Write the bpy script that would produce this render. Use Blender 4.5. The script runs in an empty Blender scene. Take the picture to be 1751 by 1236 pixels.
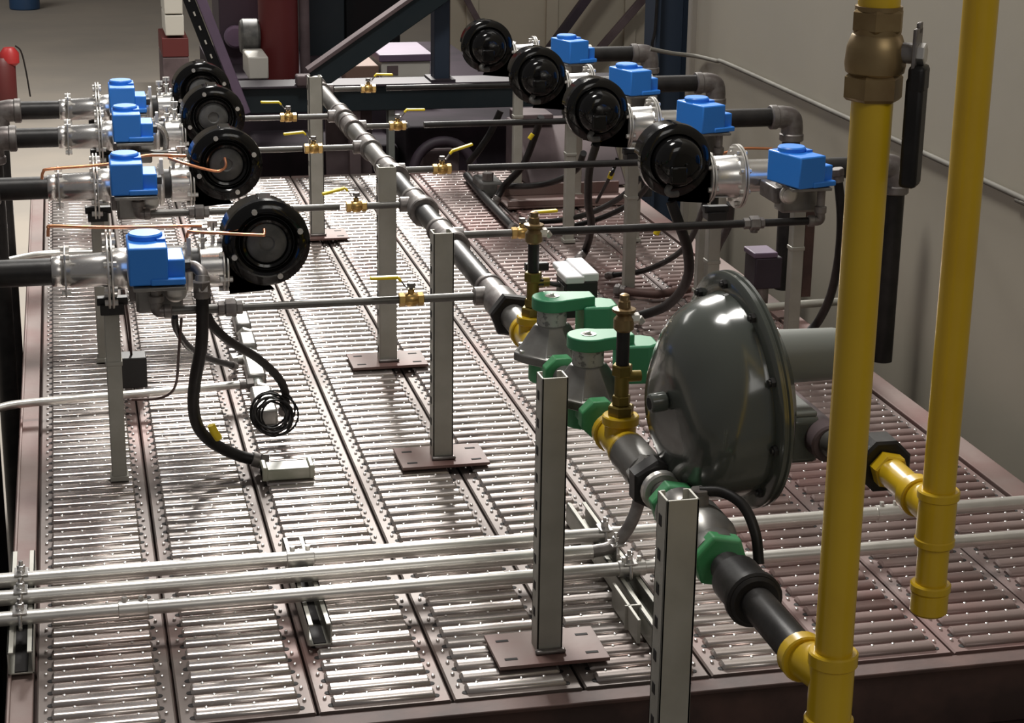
import bpy, math, random
from math import sin, cos, pi, radians
from mathutils import Vector, Matrix
random.seed(4)
scene = bpy.context.scene
col = scene.collection

# ---------------------------------------------------------------- camera
cam_d = bpy.data.cameras.new('camera'); cam = bpy.data.objects.new('camera', cam_d); col.objects.link(cam)
cam_d.sensor_fit = 'HORIZONTAL'; cam_d.sensor_width = 36.0; cam_d.lens = 66.7609
cam_d.clip_start = 0.05; cam_d.clip_end = 200
cam.matrix_world = Matrix(((0.974275, 0.054092, -0.218774, 0.108477), (-0.224930, 0.293477, -0.929127, 0.000000), (0.013946, 0.954434, 0.298095, 1.443926), (0.000000, 0.000000, 0.000000, 1.000000)))
scene.camera = cam

# ---------------------------------------------------------------- world, lamps, exposure
scene.view_settings.view_transform = 'Standard'; scene.view_settings.look = 'None'
scene.view_settings.gamma = 1.0; scene.view_settings.use_curve_mapping = False
scene.view_settings.exposure = 0.2
w = bpy.data.worlds.new('hall air'); scene.world = w; w.use_nodes = True
w.node_tree.nodes['Background'].inputs[0].default_value = (1.0, 0.95, 0.93, 1)
w.node_tree.nodes['Background'].inputs[1].default_value = 0.115

def area(name, loc, target, sx, sy, power, color=(1, .97, .92)):
    d = bpy.data.lights.new(name, 'AREA'); d.shape = 'RECTANGLE'; d.size = sx; d.size_y = sy
    d.energy = power; d.color = color
    o = bpy.data.objects.new(name, d); col.objects.link(o); o.location = loc
    o.rotation_euler = (Vector(target) - Vector(loc)).to_track_quat('-Z', 'Y').to_euler()
    return o
area('high_bay_lamp_beyond_deck', (1.86, 12.0, 5.0), (1.2, 7.0, 0), 1.2, 1.3, 950)
area('high_bay_lamp_over_deck', (.42, 4.2, 4.9), (.5, 4.1, 0), 1.0, .9, 125)
area('fill_light_right', (3.2, 6.0, 5.2), (1.6, 4.6, 0), 3.0, 3.0, 30)  # broad soft fill added over the right side, not a fixture
area('fill_light_far', (-3.5, 15.0, 6.0), (-1.5, 16.5, -1), 4.0, 4.0, 270)  # large soft fill added to brighten the background
area('fill_light_near', (2.2, -2.6, 4.2), (2.1, 3.4, .4), 3.0, 2.0, 46)  # added soft fill behind the camera, aimed at the right wall

# ---------------------------------------------------------------- materials
def mat(name, c, rough=.5, metal=0.0, c2=None, nscale=6.0, lo=.4, hi=.6, bump=0.0, bscale=60.0, spec=.5, coat=0.0, rough2=None, stretch=None, world=False):
    m = bpy.data.materials.new(name); m.use_nodes = True
    nt = m.node_tree; b = nt.nodes['Principled BSDF']
    b.inputs['Base Color'].default_value = (*c, 1); b.inputs['Roughness'].default_value = rough
    b.inputs['Metallic'].default_value = metal; b.inputs['Specular IOR Level'].default_value = spec
    b.inputs['Coat Weight'].default_value = coat; b.inputs['Coat Roughness'].default_value = .08
    tc = None
    if c2 is not None or bump:
        tc = nt.nodes.new('ShaderNodeTexCoord')
        src = tc.outputs['Object']
        if world: src = nt.nodes.new('ShaderNodeNewGeometry').outputs['Position']
        if stretch:
            mp = nt.nodes.new('ShaderNodeMapping'); mp.inputs['Scale'].default_value = stretch
            nt.links.new(src, mp.inputs['Vector']); src = mp.outputs['Vector']
    if c2 is not None:
        n = nt.nodes.new('ShaderNodeTexNoise'); n.inputs['Scale'].default_value = nscale; n.inputs['Detail'].default_value = 6
        nt.links.new(src, n.inputs['Vector'])
        r = nt.nodes.new('ShaderNodeValToRGB'); r.color_ramp.elements[0].position = lo; r.color_ramp.elements[1].position = hi
        r.color_ramp.elements[0].color = (*c, 1); r.color_ramp.elements[1].color = (*c2, 1)
        nt.links.new(n.outputs['Fac'], r.inputs['Fac']); nt.links.new(r.outputs['Color'], b.inputs['Base Color'])
        if rough2 is not None:
            mr = nt.nodes.new('ShaderNodeMapRange'); mr.inputs['From Min'].default_value = lo; mr.inputs['From Max'].default_value = hi
            mr.inputs['To Min'].default_value = rough; mr.inputs['To Max'].default_value = rough2
            nt.links.new(n.outputs['Fac'], mr.inputs['Value']); nt.links.new(mr.outputs['Result'], b.inputs['Roughness'])
    if bump:
        n2 = nt.nodes.new('ShaderNodeTexNoise'); n2.inputs['Scale'].default_value = bscale; n2.inputs['Detail'].default_value = 3
        nt.links.new(src, n2.inputs['Vector'])
        bp = nt.nodes.new('ShaderNodeBump'); bp.inputs['Strength'].default_value = bump; bp.inputs['Distance'].default_value = .002
        nt.links.new(n2.outputs['Fac'], bp.inputs['Height']); nt.links.new(bp.outputs['Normal'], b.inputs['Normal'])
    return m
M = {}
M['plank'] = mat('dull grating plate', (.165, .135, .122), .55, .35, (.20, .10, .088), 1.9, .52, .74, .2, 40, world=True)
M['ridge'] = mat('worn bright grating ridge', (.50, .455, .43), .24, .8, (.26, .185, .17), 2.6, .5, .78, world=True)
M['hole'] = mat('dark punched hole', (.012, .010, .010), .8)
M['bead'] = mat('shiny raised bead', (.80, .78, .76), .22, .9)
M['plankpink'] = mat('pink primed grating plate', (.185, .138, .128), .55, .15, (.20, .098, .088), 1.7, .45, .7, .2, 40, world=True)
M['ridgepink'] = mat('pink primed ridge', (.22, .165, .152), .38, .35, (.22, .115, .105), 2.1, .45, .72, world=True)
M['rustpink'] = mat('primer pink steel', (.19, .135, .12), .6, .15, (.17, .085, .075), 5, .42, .68, .2, 50)
M['rustbrown'] = mat('rusty brown steel', (.055, .033, .03), .65, .2, (.12, .065, .055), 8, .4, .7, .3, 40)
M['galv'] = mat('grey green galvanised strut', (.36, .35, .305), .5, .2, (.42, .41, .365), 18, .35, .65, .1, 90)
M['steel'] = mat('bright conduit steel', (.72, .70, .66), .34, .8, (.6, .58, .55), 14, .4, .7)
M['chrome'] = mat('polished stainless steel', (.70, .69, .67), .24, .92, (.52, .50, .49), 9, .45, .7, rough2=.33)
M['dullsteel'] = mat('dull cast fitting', (.23, .215, .205), .42, .55, (.14, .12, .115), 30, .4, .65, .2, 120)
M['pipegrey'] = mat('bare grey gas pipe', (.14, .135, .125), .42, .5, (.085, .08, .075), 12, .4, .7)
M['pipeblack'] = mat('black iron pipe', (.015, .014, .014), .42, .15, (.03, .027, .026), 20, .4, .7, .15, 80, spec=.35)
M['blackgloss'] = mat('gloss black enamel', (.004, .0038, .0038), .11, 0, spec=.42)
M['blackmatte'] = mat('flat black plastic', (.018, .017, .017), .55)
M['rubber'] = mat('black rubber hose', (.009, .008, .008), .45, 0, (.015, .0135, .013), 30, .4, .6, spec=.3)
M['motorgrey'] = mat('grey motor end', (.12, .117, .11), .6, .1, (.06, .06, .058), 26, .4, .65)
M['dullconduit'] = mat('dull grey wall conduit', (.20, .19, .165), .75, 0, (.16, .15, .13), 9, .4, .6, spec=.15)
M['blue'] = mat('bright blue plastic', (.028, .23, .78), .42)
M['yellow'] = mat('yellow gas pipe paint', (.61, .40, .012), .3, 0, (.54, .34, .01), 7, .4, .7, .06, 50, coat=.2)
M['yellowbright'] = mat('yellow handle grip', (.80, .60, .015), .4)
M['brass'] = mat('brass', (.66, .45, .17), .3, .9, (.5, .31, .1), 22, .4, .7)
M['brassold'] = mat('tarnished brass', (.30, .215, .105), .42, .75, (.2, .13, .06), 20, .4, .7)
M['brassdark'] = mat('dark olive brass', (.25, .185, .04), .38, .6, (.14, .10, .025), 25, .4, .7)
M['copper'] = mat('copper tube', (.84, .36, .19), .28, .92)
M['green'] = mat('green valve plastic', (.045, .26, .125), .45)
M['greenpaint'] = mat('green thread sealant', (.05, .28, .10), .5, 0, (.10, .36, .17), 18, .4, .6)
M['casting'] = mat('grey cast aluminium', (.27, .265, .25), .34, .6, (.2, .19, .18), 22, .4, .65)
M['labelband'] = mat('speckled silver band', (.42, .42, .40), .5, .2, (.18, .18, .18), 95, .52, .6)
M['reggrey'] = mat('grey green regulator enamel', (.075, .083, .073), .16, 0, coat=.3)
M['regcyl'] = mat('pale grey regulator paint', (.20, .212, .195), .45)
M['white'] = mat('white plastic', (.78, .78, .80), .4)
M['offwhite'] = mat('off white painted metal', (.52, .50, .45), .5)
M['conc'] = mat('concrete floor', (.30, .265, .225), .75, 0, (.26, .235, .205), 1.6, .35, .65, .1, 30)
M['wall'] = mat('beige wall panel', (.40, .365, .295), .6, 0, (.365, .335, .275), 1.3, .35, .65, .15, 14)
M['wallfar'] = mat('dim far wall', (.30, .27, .23), .7, 0, (.26, .235, .20), 1.0, .35, .65)
M['wallpanel'] = mat('cream metal sheet', (.42, .375, .29), .55, 0, (.36, .32, .255), 1.5, .35, .65)
M['teal'] = mat('dark blue steel paint', (.010, .018, .023), .6, 0, (.014, .021, .025), 4, .4, .6, spec=.25)
M['navy'] = mat('navy steel paint', (.022, .034, .056), .6, spec=.3)
M['purple'] = mat('dull purple steel', (.15, .102, .165), .55, 0, (.12, .085, .135), 3, .4, .6)
M['darkpurple'] = mat('dark purple steel', (.036, .023, .036), .6, 0, (.02, .014, .022), 4, .4, .6)
M['mauve'] = mat('mauve dusty metal', (.125, .094, .098), .7, 0, (.075, .054, .058), 6, .4, .65, spec=.2)
M['red'] = mat('red paint', (.36, .02, .02), .45)
M['deepred'] = mat('dark red paint', (.10, .012, .012), .5)
M['brown'] = mat('brown carton', (.19, .115, .085), .7)
M['black'] = mat('black steel', (.008, .008, .009), .7, spec=.15)
M['bench'] = mat('dark dusty bench', (.035, .026, .034), .85, 0, (.022, .018, .022), 4, .4, .6, spec=.1)
M['clear'] = mat('cloudy pale plastic', (.42, .42, .34), .3, 0, (.34, .35, .27), 20, .4, .6)
M['drum'] = mat('blue drum', (.02, .06, .14), .45)

# ---------------------------------------------------------------- mesh builder
ORIG = {}
class MB:
    def __init__(s): s.v = []; s.f = []; s.mi = []
    def _add(s, vs, fs, mi):
        b = len(s.v); s.v += [tuple(x) for x in vs]
        for f in fs: s.f.append(tuple(b + i for i in f)); s.mi.append(mi)
    def box(s, c, d, mi=0, rot=None):
        hx, hy, hz = d[0]/2, d[1]/2, d[2]/2; c = Vector(c)
        vs = [Vector((x, y, z)) for x in (-hx, hx) for y in (-hy, hy) for z in (-hz, hz)]
        if rot is not None: vs = [rot @ q for q in vs]
        s._add([c + q for q in vs], [(0, 1, 3, 2), (4, 6, 7, 5), (0, 4, 5, 1), (2, 3, 7, 6), (0, 2, 6, 4), (1, 5, 7, 3)], mi)
        return s
    def bb(s, x0, x1, y0, y1, z0, z1, mi=0):
        return s.box(((x0+x1)/2, (y0+y1)/2, (z0+z1)/2), (abs(x1-x0), abs(y1-y0), abs(z1-z0)), mi)
    def lathe(s, p, ax, prof, n=24, mi=0, ph=0.0):
        p = Vector(p); ax = Vector(ax).normalized()
        u = ax.orthogonal().normalized() if abs(ax.z) > .9 else ax.cross(Vector((0, 0, 1))).normalized()
        w_ = ax.cross(u)
        vs = []; fs = []; rings = []
        for t, r in prof:
            if r <= 1e-6: rings.append([len(vs)]); vs.append(p + ax*t)
            else:
                rings.append(list(range(len(vs), len(vs)+n)))
                for i in range(n):
                    a = 2*pi*i/n + ph; vs.append(p + ax*t + u*(r*cos(a)) + w_*(r*sin(a)))
        for a, b in zip(rings, rings[1:]):
            for i in range(n):
                j = (i+1) % n
                if len(a) == 1 and len(b) == 1: continue
                if len(a) == 1: fs.append((a[0], b[j], b[i]))
                elif len(b) == 1: fs.append((a[i], a[j], b[0]))
                else: fs.append((a[i], a[j], b[j], b[i]))
        if len(rings[0]) > 1: fs.append(tuple(reversed(rings[0])))
        if len(rings[-1]) > 1: fs.append(tuple(rings[-1]))
        s._add(vs, fs, mi); return s
    def cyl(s, p0, p1, r, n=20, mi=0, r1=None, ch=0.0, ph=0.0):
        p0 = Vector(p0); p1 = Vector(p1); L = (p1-p0).length; r1 = r if r1 is None else r1
        if ch: prof = [(0, r-ch), (ch, r), (L-ch, r1), (L, r1-ch)]
        else: prof = [(0, r), (L, r1)]
        return s.lathe(p0, p1-p0, prof, n, mi, ph)
    def hexa(s, p0, p1, r, mi=0, ph=0.3): return s.cyl(p0, p1, r, 6, mi, ch=r*.1, ph=ph)
    def tube(s, pts, r, n=10, mi=0, sub=6):
        P = [Vector(q) for q in pts]
        if sub > 1 and len(P) > 2:
            Q = []
            E = [2*P[0]-P[1]] + P + [2*P[-1]-P[-2]]
            for i in range(1, len(E)-2):
                a, b, c, d = E[i-1:i+3]
                for k in range(sub):
                    t = k/sub
                    Q.append(.5*((2*b) + (c-a)*t + (2*a-5*b+4*c-d)*t*t + (3*b-a-3*c+d)*t**3))
            Q.append(P[-1]); P = Q
        T = [(P[min(i+1, len(P)-1)] - P[max(i-1, 0)]).normalized() for i in range(len(P))]
        u = T[0].orthogonal().normalized(); vs = []; fs = []
        for i, q in enumerate(P):
            u = (u - T[i]*u.dot(T[i])).normalized(); w_ = T[i].cross(u)
            rr = r[i*(len(r)-1)//max(1, len(P)-1)] if isinstance(r, (list, tuple)) else r
            for k in range(n):
                a = 2*pi*k/n; vs.append(q + u*(rr*cos(a)) + w_*(rr*sin(a)))
        for i in range(len(P)-1):
            for k in range(n):
                j = (k+1) % n; fs.append((i*n+k, i*n+j, (i+1)*n+j, (i+1)*n+k))
        fs.append(tuple(reversed(range(n)))); fs.append(tuple(range((len(P)-1)*n, len(P)*n)))
        s._add(vs, fs, mi); return s
    def lathe2(s, p, pa, pb, n=72, mi=0):
        # solid about the -X axis whose profile blends from pa (top) to pb (bottom)
        vs = []; fs = []; p = Vector(p); m = len(pa)
        for (ta, ra), (tb, rb) in zip(pa, pb):
            for i in range(n):
                a = 2*pi*i/n; q = min(1, max(0, .5-.75*sin(a))); q = q*q*(3-2*q)
                t = ta+(tb-ta)*q; r = max(.0005, ra+(rb-ra)*q); vs.append(p+Vector((-t, r*cos(a), r*sin(a))))
        for j in range(m-1):
            for i in range(n):
                k = (i+1) % n; fs.append((j*n+i, j*n+k, (j+1)*n+k, (j+1)*n+i))
        fs.append(tuple(range(n))); fs.append(tuple(range((m-1)*n, m*n)))
        s._add(vs, fs, mi); return s
    def prism(s, poly, y0, y1, plane='xz', mi=0):
        n = len(poly)
        if plane == 'xz': vs = [(a, y0, b) for a, b in poly] + [(a, y1, b) for a, b in poly]
        elif plane == 'yz': vs = [(y0, a, b) for a, b in poly] + [(y1, a, b) for a, b in poly]
        else: vs = [(a, b, y0) for a, b in poly] + [(a, b, y1) for a, b in poly]
        fs = [tuple(range(n)), tuple(reversed(range(n, 2*n)))]
        for i in range(n):
            j = (i+1) % n; fs.append((i, n+i, n+j, j))
        s._add(vs, fs, mi); return s
    def torus(s, c, ax, R, r, n=28, m=8, mi=0, a0=0, a1=2*pi):
        ax = Vector(ax).normalized(); u = ax.orthogonal().normalized(); w_ = ax.cross(u); c = Vector(c)
        full = abs(a1-a0-2*pi) < 1e-6
        pts = [c + u*(R*cos(a0+(a1-a0)*i/n)) + w_*(R*sin(a0+(a1-a0)*i/n)) for i in range(n+(0 if full else 1))]
        if full: pts.append(pts[0])
        return s.tube(pts, r, m, mi, sub=1)
    def build(s, name, mats, parent=None, bevel=0.0, ang=38):
        if not isinstance(mats, (list, tuple)): mats = [mats]
        o0 = Vector(ORIG.get(parent, (0, 0, 0))) if parent is not None else Vector((0, 0, 0))
        me = bpy.data.meshes.new(name)
        me.from_pydata([tuple(Vector(v)-o0) for v in s.v], [], s.f)
        for m in mats: me.materials.append(M[m] if isinstance(m, str) else m)
        me.polygons.foreach_set('material_index', s.mi)
        me.polygons.foreach_set('use_smooth', [True]*len(s.f))
        me.update()
        import bmesh
        bm = bmesh.new(); bm.from_mesh(me); bmesh.ops.recalc_face_normals(bm, faces=bm.faces); bm.to_mesh(me); bm.free()
        me.set_sharp_from_angle(angle=radians(ang))
        o = bpy.data.objects.new(name, me); col.objects.link(o)
        if parent is not None:
            o.parent = parent; ORIG[o] = tuple(o0)
        if bevel:
            b = o.modifiers.new('edge', 'BEVEL'); b.width = bevel; b.segments = 2; b.limit_method = 'ANGLE'; b.angle_limit = radians(40)
        return o

def thing(name, label, cat, loc, group=None):
    o = bpy.data.objects.new(name, None); col.objects.link(o); o.location = loc; ORIG[o] = tuple(loc)
    o.empty_display_size = .05
    o['label'] = label; o['category'] = cat
    if group: o['group'] = group
    return o
def tag(o, label, cat, group=None):
    o['label'] = label; o['category'] = cat
    if group: o['group'] = group
    return o
def lab(o, label): o['label'] = label; return o
def struct(o): o['kind'] = 'structure'; return o
KIDS = {}
def kids(o):
    return [c for c in bpy.data.objects if c.parent is o]
def copy_tree(o, loc=None, label=None, parent=None):
    c = o.copy(); col.objects.link(c)
    if parent is not None: c.parent = parent
    if loc is not None: c.location = loc
    if label: c['label'] = label
    for k in kids(o): copy_tree(k, None, None, c)
    return c
def mv(o, d): return (o.location[0]+d[0], o.location[1]+d[1], o.location[2]+d[2])
NTH = ['nearest', 'second nearest', 'third nearest', 'farthest']

# ---------------------------------------------------------------- the setting
FZ = -1.1
b = MB(); b.bb(-9, 12, -1.5, 24, FZ-.1, FZ); struct(b.build('floor', 'conc'))
b = MB(); b.bb(2.19, 2.29, -.5, 6.18, FZ, 2.6); struct(b.build('wall_right', 'wall'))
b = MB(); b.bb(2.17, 2.295, 6.18, 6.22, FZ, 2.6); struct(b.build('trim_1', 'wallfar', bevel=.004))
b = MB(); b.bb(1.95, 6.0, 9.6, 9.7, FZ, 3.0)
for i in range(9): b.bb(2.1+.42*i, 2.16+.42*i, 9.575, 9.6, FZ, 3.0)
struct(b.build('wall_rear', 'wallpanel'))
b = MB(); b.bb(-9, 9, 22.4, 22.6, FZ, 5); struct(b.build('wall_back', 'wallfar'))
b = MB(); b.bb(-9, 9, 22.3, 22.4, FZ, FZ+.35); struct(b.build('baseboard_back', 'darkpurple'))
b = MB(); b.bb(-.05, 2.05, 2.79, 6.84, FZ, -.035); struct(b.build('trim_2', 'rustbrown'))

# ---------------------------------------------------------------- deck planks
PW, Y0, Y1, PITCH = .22, 2.725, 6.88, .0435
def plank_mesh():
    m = MB(); L = Y1-Y0
    # plate with turned-down flanges (local x 0..PW)
    g = .0022
    prof = [(g, -.03), (g, -.003), (g+.003, 0), (PW-g-.003, 0), (PW-g, -.003), (PW-g, -.03)]
    vs = []; fs = []
    for y in (0, L):
        for x, z in prof: vs.append((x, y, z))
    n = len(prof)
    for i in range(n-1): fs.append((i, i+1, n+i+1, n+i))
    fs.append(tuple(range(n))); fs.append(tuple(range(2*n-1, n-1, -1)))
    m._add(vs, fs, 0)
    x0, x1 = .026, .194
    K = int((L-.03)/PITCH)
    H = .0100
    for k in range(K):
        y = .026 + k*PITCH
        vs = []; fs = []
        RP = [(.0150, 0), (.0132, .0066), (.0100, .0088), (.0060, .0095), (0, .0093), (-.0060, .0085), (-.0105, .0070), (-.0128, .0045), (-.0138, .002), (-.0140, 0)]
        NR_ = len(RP)
        for (x, sc) in ((x0, .55), (x0+.004, 1), (x1-.004, 1), (x1, .55)):
            for (dy, dz) in RP: vs.append((x, y + dy*(.6+.4*sc), dz*sc))
        for j in range(3):
            for i in range(NR_-1): fs.append((j*NR_+i, j*NR_+i+1, (j+1)*NR_+i+1, (j+1)*NR_+i))
        fs.append(tuple(range(NR_))); fs.append(tuple(range(4*NR_-1, 3*NR_-1, -1)))
        m._add(vs, fs, 2)
        # punched holes at the two ends
        for hx in (x0-.001, x1+.001):
            m.lathe((hx, y-.007, -.002), (0, 0, 1), [(0, .0065), (.0028, .0065)], 8, 1)
        # little raised buttons on the ridge and beside its ends
        off = .016 if k % 2 else 0
        for q in range(4):
            bx = .046 + .038*q + off
            m.lathe((bx, y+.008, H*.6), (0, 0, 1), [(0, .0036), (.0042, .0028), (.0060, 0)], 6, 3)
        for bx in (.0165, PW-.0165):
            m.lathe((bx, y+PITCH*.4, -.001), (0, 0, 1), [(0, .0036), (.004, .0028), (.0058, 0)], 6, 3)
    return m
pl = plank_mesh().build('deck_plank', ['plank', 'hole', 'ridge', 'bead'])
pk = pl.data.copy()
for i_, n_ in enumerate(['plankpink', 'hole', 'ridgepink', 'bead']): pk.materials[i_] = M[n_]
PL = ['ridged steel deck plank along the left edge of the platform',
      'second ridged deck plank from the left, under the small dark sensor box',
      'third ridged deck plank from the left, under the wire coil and grey conduit bodies',
      'fourth ridged deck plank from the left, under the row of strut posts',
      'fifth ridged deck plank, running right below the long gas manifold',
      'sixth ridged deck plank from the left, below the grey regulator body',
      'seventh ridged deck plank from the left, dim and pinkish',
      'eighth ridged deck plank, next to the one at the wall',
      'ninth ridged deck plank, along the beige right wall']
for i in range(9):
    o = pl if i == 0 else pl.copy()
    if i: col.objects.link(o)
    if i > 5: o.data = pk
    o.location = (PW*i, Y0, 0); tag(o, PL[i], 'deck plank', 'ridged deck planks of the platform')
b = MB(); b.bb(-.044, -.003, 2.66, 6.9, -.05, .004); b.bb(-.044, -.038, 2.66, 6.9, .004, .012)
tag(b.build('edge_channel', 'rustpink', bevel=.002), 'pinkish steel channel along the left edge of the deck', 'channel')
b = MB(); b.bb(-.05, 2.06, 2.68, 2.722, -.012, -.004); b.bb(-.05, 2.06, 2.715, 2.722, -.14, -.012); b.bb(-.05, 2.06, 2.655, 2.722, -.15, -.142); b.bb(-.05, 2.06, 2.60, 2.66, -.26, -.25)
b.bb(-.05, 2.06, 2.715, 2.785, -.9, -.15)
tag(b.build('edge_beam', 'rustbrown', bevel=.002), 'rusty brown channel beam under the front edge of the deck', 'beam')
b = MB(); b.bb(1.984, 2.046, 2.73, 6.85, -.02, .004); b.bb(2.040, 2.046, 2.73, 6.85, -.08, -.02)
tag(b.build('edge_angle', 'rustpink', bevel=.002), 'pinkish steel angle between the deck and the beige wall', 'angle')

# ---------------------------------------------------------------- strut posts beside the manifold
def strut(m, x, y, z0, z1, wd=.044, dp=.040):
    # open channel with its slot at the back and oval holes down the left side
    t = .0035
    m.bb(x-wd/2, x+wd/2, y-dp/2, y-dp/2+t, z0, z1)
    m.bb(x-wd/2, x-wd/2+t, y-dp/2, y+dp/2, z0, z1); m.bb(x+wd/2-t, x+wd/2, y-dp/2, y+dp/2, z0, z1)
    m.bb(x-wd/2, x-wd/2+.010, y+dp/2-t, y+dp/2, z0, z1); m.bb(x+wd/2-.010, x+wd/2, y+dp/2-t, y+dp/2, z0, z1)
    k = 0
    z = z1-.035
    while z > z0+.03:
        m.lathe((x-wd/2-.0006, y+.004, z), (1, 0, 0), [(0, .0062), (.002, .0062)], 10, 1)
        m.box((x-wd/2+.0002, y+.004, z), (.0018, .0124, .016), 1)
        z -= .048
def post(x, y, z0, z1, label, plate=True, px=.0):
    r = thing('strut_post', label, 'post', (x, y, z0), 'slotted strut posts carrying the gas manifold')
    m = MB(); strut(m, x, y, z0+.004, z1); m.build('channel', ['galv', 'hole'], r, bevel=.0008)
    if plate:
        m = MB(); cx = x+.0; m.bb(cx-.095, cx+.095, y-.06, y+.065, z0+.004, z0+.0105)
        for sx in (-.07, .07):
            for sy in (-.035, .035): m.box((cx+sx, y+sy, z0+.0107), (.022, .008, .0012), 1)
        lab(m.build('base_plate', ['rustpink', 'hole'], r, bevel=.001), 'pinkish flat base plate with slots')
        m = MB(); m.bb(x-.026, x+.026, y-.032, y-.019, z0+.0105, z0+.018); m.build('weld', 'dullsteel', r, bevel=.003)
    return r
TOPZ = .0125
post(.845, 2.84, .0115, .507, 'front strut post on the deck, beside the near green valve')
post(.848, 3.795, .0115, .520, 'strut post standing between the two nearest yellow handled ball valves')
post(.848, 4.51, .0115, .515, 'strut post behind the nearest left ball valve handle, third on the deck')
post(.848, 5.867, .0115, .525, 'farthest strut post, in front of the dark steel beam')
r = post(.842, 2.17, FZ, .556, 'nearest strut post, cut by the bottom edge, before the deck')
# ---------------------------------------------------------------- gas manifold
GZ = .435
def MX(y): return .925 - .0058*(y-1.9)
def mp(y, dz=0): return (MX(y), y, GZ+dz)
LY = [3.585, 4.43, 5.165, 5.66]
RY = [4.10, 4.835, 5.475, 6.155]
man = thing('gas_manifold', 'long steel gas manifold pipe running down the middle of the deck', 'pipe', mp(3.4))
def seg(y0, y1, r, m, name='pipe', n=20):
    q = MB(); q.cyl(mp(y0), mp(y1), r, n); return q.build(name, m, man)
seg(1.93, 2.20, .0225, 'pipeblack')
q = MB(); q.cyl(mp(2.085), mp(2.165), .034, 24, ch=.004); q.cyl(mp(2.09), mp(2.105), .038, 24, ch=.003); q.build('coupling', 'pipeblack', man)
seg(2.44, 2.52, .020, 'pipegrey')
q = MB(); q.cyl(mp(2.475), mp(2.492), .031, 24, ch=.003); q.build('ring', 'steel', man)
q = MB(); q.hexa(mp(2.50), mp(2.535), .041, ph=.5); q.build('hex_nut', 'pipeblack', man)
q = MB(); q.hexa(mp(2.535), mp(2.56), .034, ph=.2); q.build('hex_nut', 'casting', man)
q = MB(); q.cyl(mp(2.55), mp(2.655), .0315, 24, ch=.003); q.build('nipple', 'pipegrey', man)
def ytee(y):
    q = MB()
    q.cyl(mp(y-.05), mp(y+.05), .027, 24); q.cyl(mp(y-.055), mp(y-.037), .0315, 24, ch=.002); q.cyl(mp(y+.037), mp(y+.055), .0315, 24, ch=.002)
    q.cyl(mp(y), mp(y, .043), .025, 20); q.cyl(mp(y, .030), mp(y, .046), .029, 20, ch=.002)
    lab(q.build('yellow_tee', 'yellow', man), 'yellow painted tee')
ytee(2.70); ytee(3.275)
seg(3.00, 3.04, .021, 'pipegrey')
seg(3.32, 3.44, .0255, 'pipegrey')
q = MB(); q.hexa(mp(3.425), mp(3.452), .045, ph=.15); q.build('union_nut', 'pipeblack', man)
q = MB(); q.cyl(mp(3.452), mp(3.54), .034, 24, ch=.003); q.build('coupling', 'dullsteel', man)
def tee(y, side, r=.031):
    q = MB(); q.cyl(mp(y-.052), mp(y+.052), r-.003, 22); q.cyl(mp(y-.058), mp(y-.04), r, 22, ch=.002); q.cyl(mp(y+.04), mp(y+.058), r, 22, ch=.002)
    x, yy, z = mp(y); q.cyl((x, y, z), (x+side*.042, y, z), .019, 16); q.cyl((x+side*.03, y, z), (x+side*.044, y, z), .016, 16, ch=.002)
    return q.build('tee', 'dullsteel', man)
for y in LY: tee(y, -1)
for y in RY: tee(y, 1)
runs = sorted(LY+RY)
for a, c_ in zip(runs, runs[1:]): seg(a+.05, c_-.05, .0235, 'pipegrey' if runs.index(a) > 2 else 'pipeblack')
for ya, yb in ((4.335, 4.375), (3.98, 4.03)):
    q = MB(); q.cyl(mp(ya), mp(yb), .036, 22, ch=.003); q.build('coupling', 'dullsteel', man)
q = MB(); q.lathe(mp(4.72), (0, 1, 0), [(0, .024), (.0, .036), (.03, .038), (.05, .034), (.05, .024)], 24); q.build('union_nut', 'dullsteel', man)
q = MB(); q.cyl(mp(6.2), mp(6.25), .032, 20, ch=.004); q.build('end_cap', 'dullsteel', man)

# ---------------------------------------------------------------- branch pipes and hand valves
LX = .248; RX = 1.815
def branch_left(y, z=GZ):
    r = thing('branch_pipe', '', 'pipe', (LX, y, z), 'small gas branch pipes from the manifold')
    m = MB(); x1 = MX(y)-.035
    m.cyl((LX+.018, y, z), (.372, y, z), .0088, 14); m.cyl((.395, y, z), (.722, y, z), .0080, 14); m.cyl((.770, y, z), (x1, y, z), .0082, 14)
    m.build('pipe', 'pipegrey', r)
    m = MB(); m.cyl((LX+.012, y, z), (LX+.028, y, z), .0135, 16, ch=.002); m.tube([(LX+.018, y, z), (LX+.004, y, z), (LX-.001, y, z+.006), (LX, y, z+.016), (LX, y, z+.026)], .0115, 12); m.cyl((LX, y, z+.018), (LX, y, z+.033), .0145, 16, ch=.002); m.cyl((LX, y, z+.03), (LX, y, z+.056), .010, 14)
    m.build('elbow', 'dullsteel', r)
    m = MB(); m.hexa((.364, y, z), (.378, y, z), .0135); m.hexa((.378, y, z), (.400, y, z), .0175); m.hexa((.400, y, z), (.412, y, z), .013)
    m.build('union', 'dullsteel', r)
    return r
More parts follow.
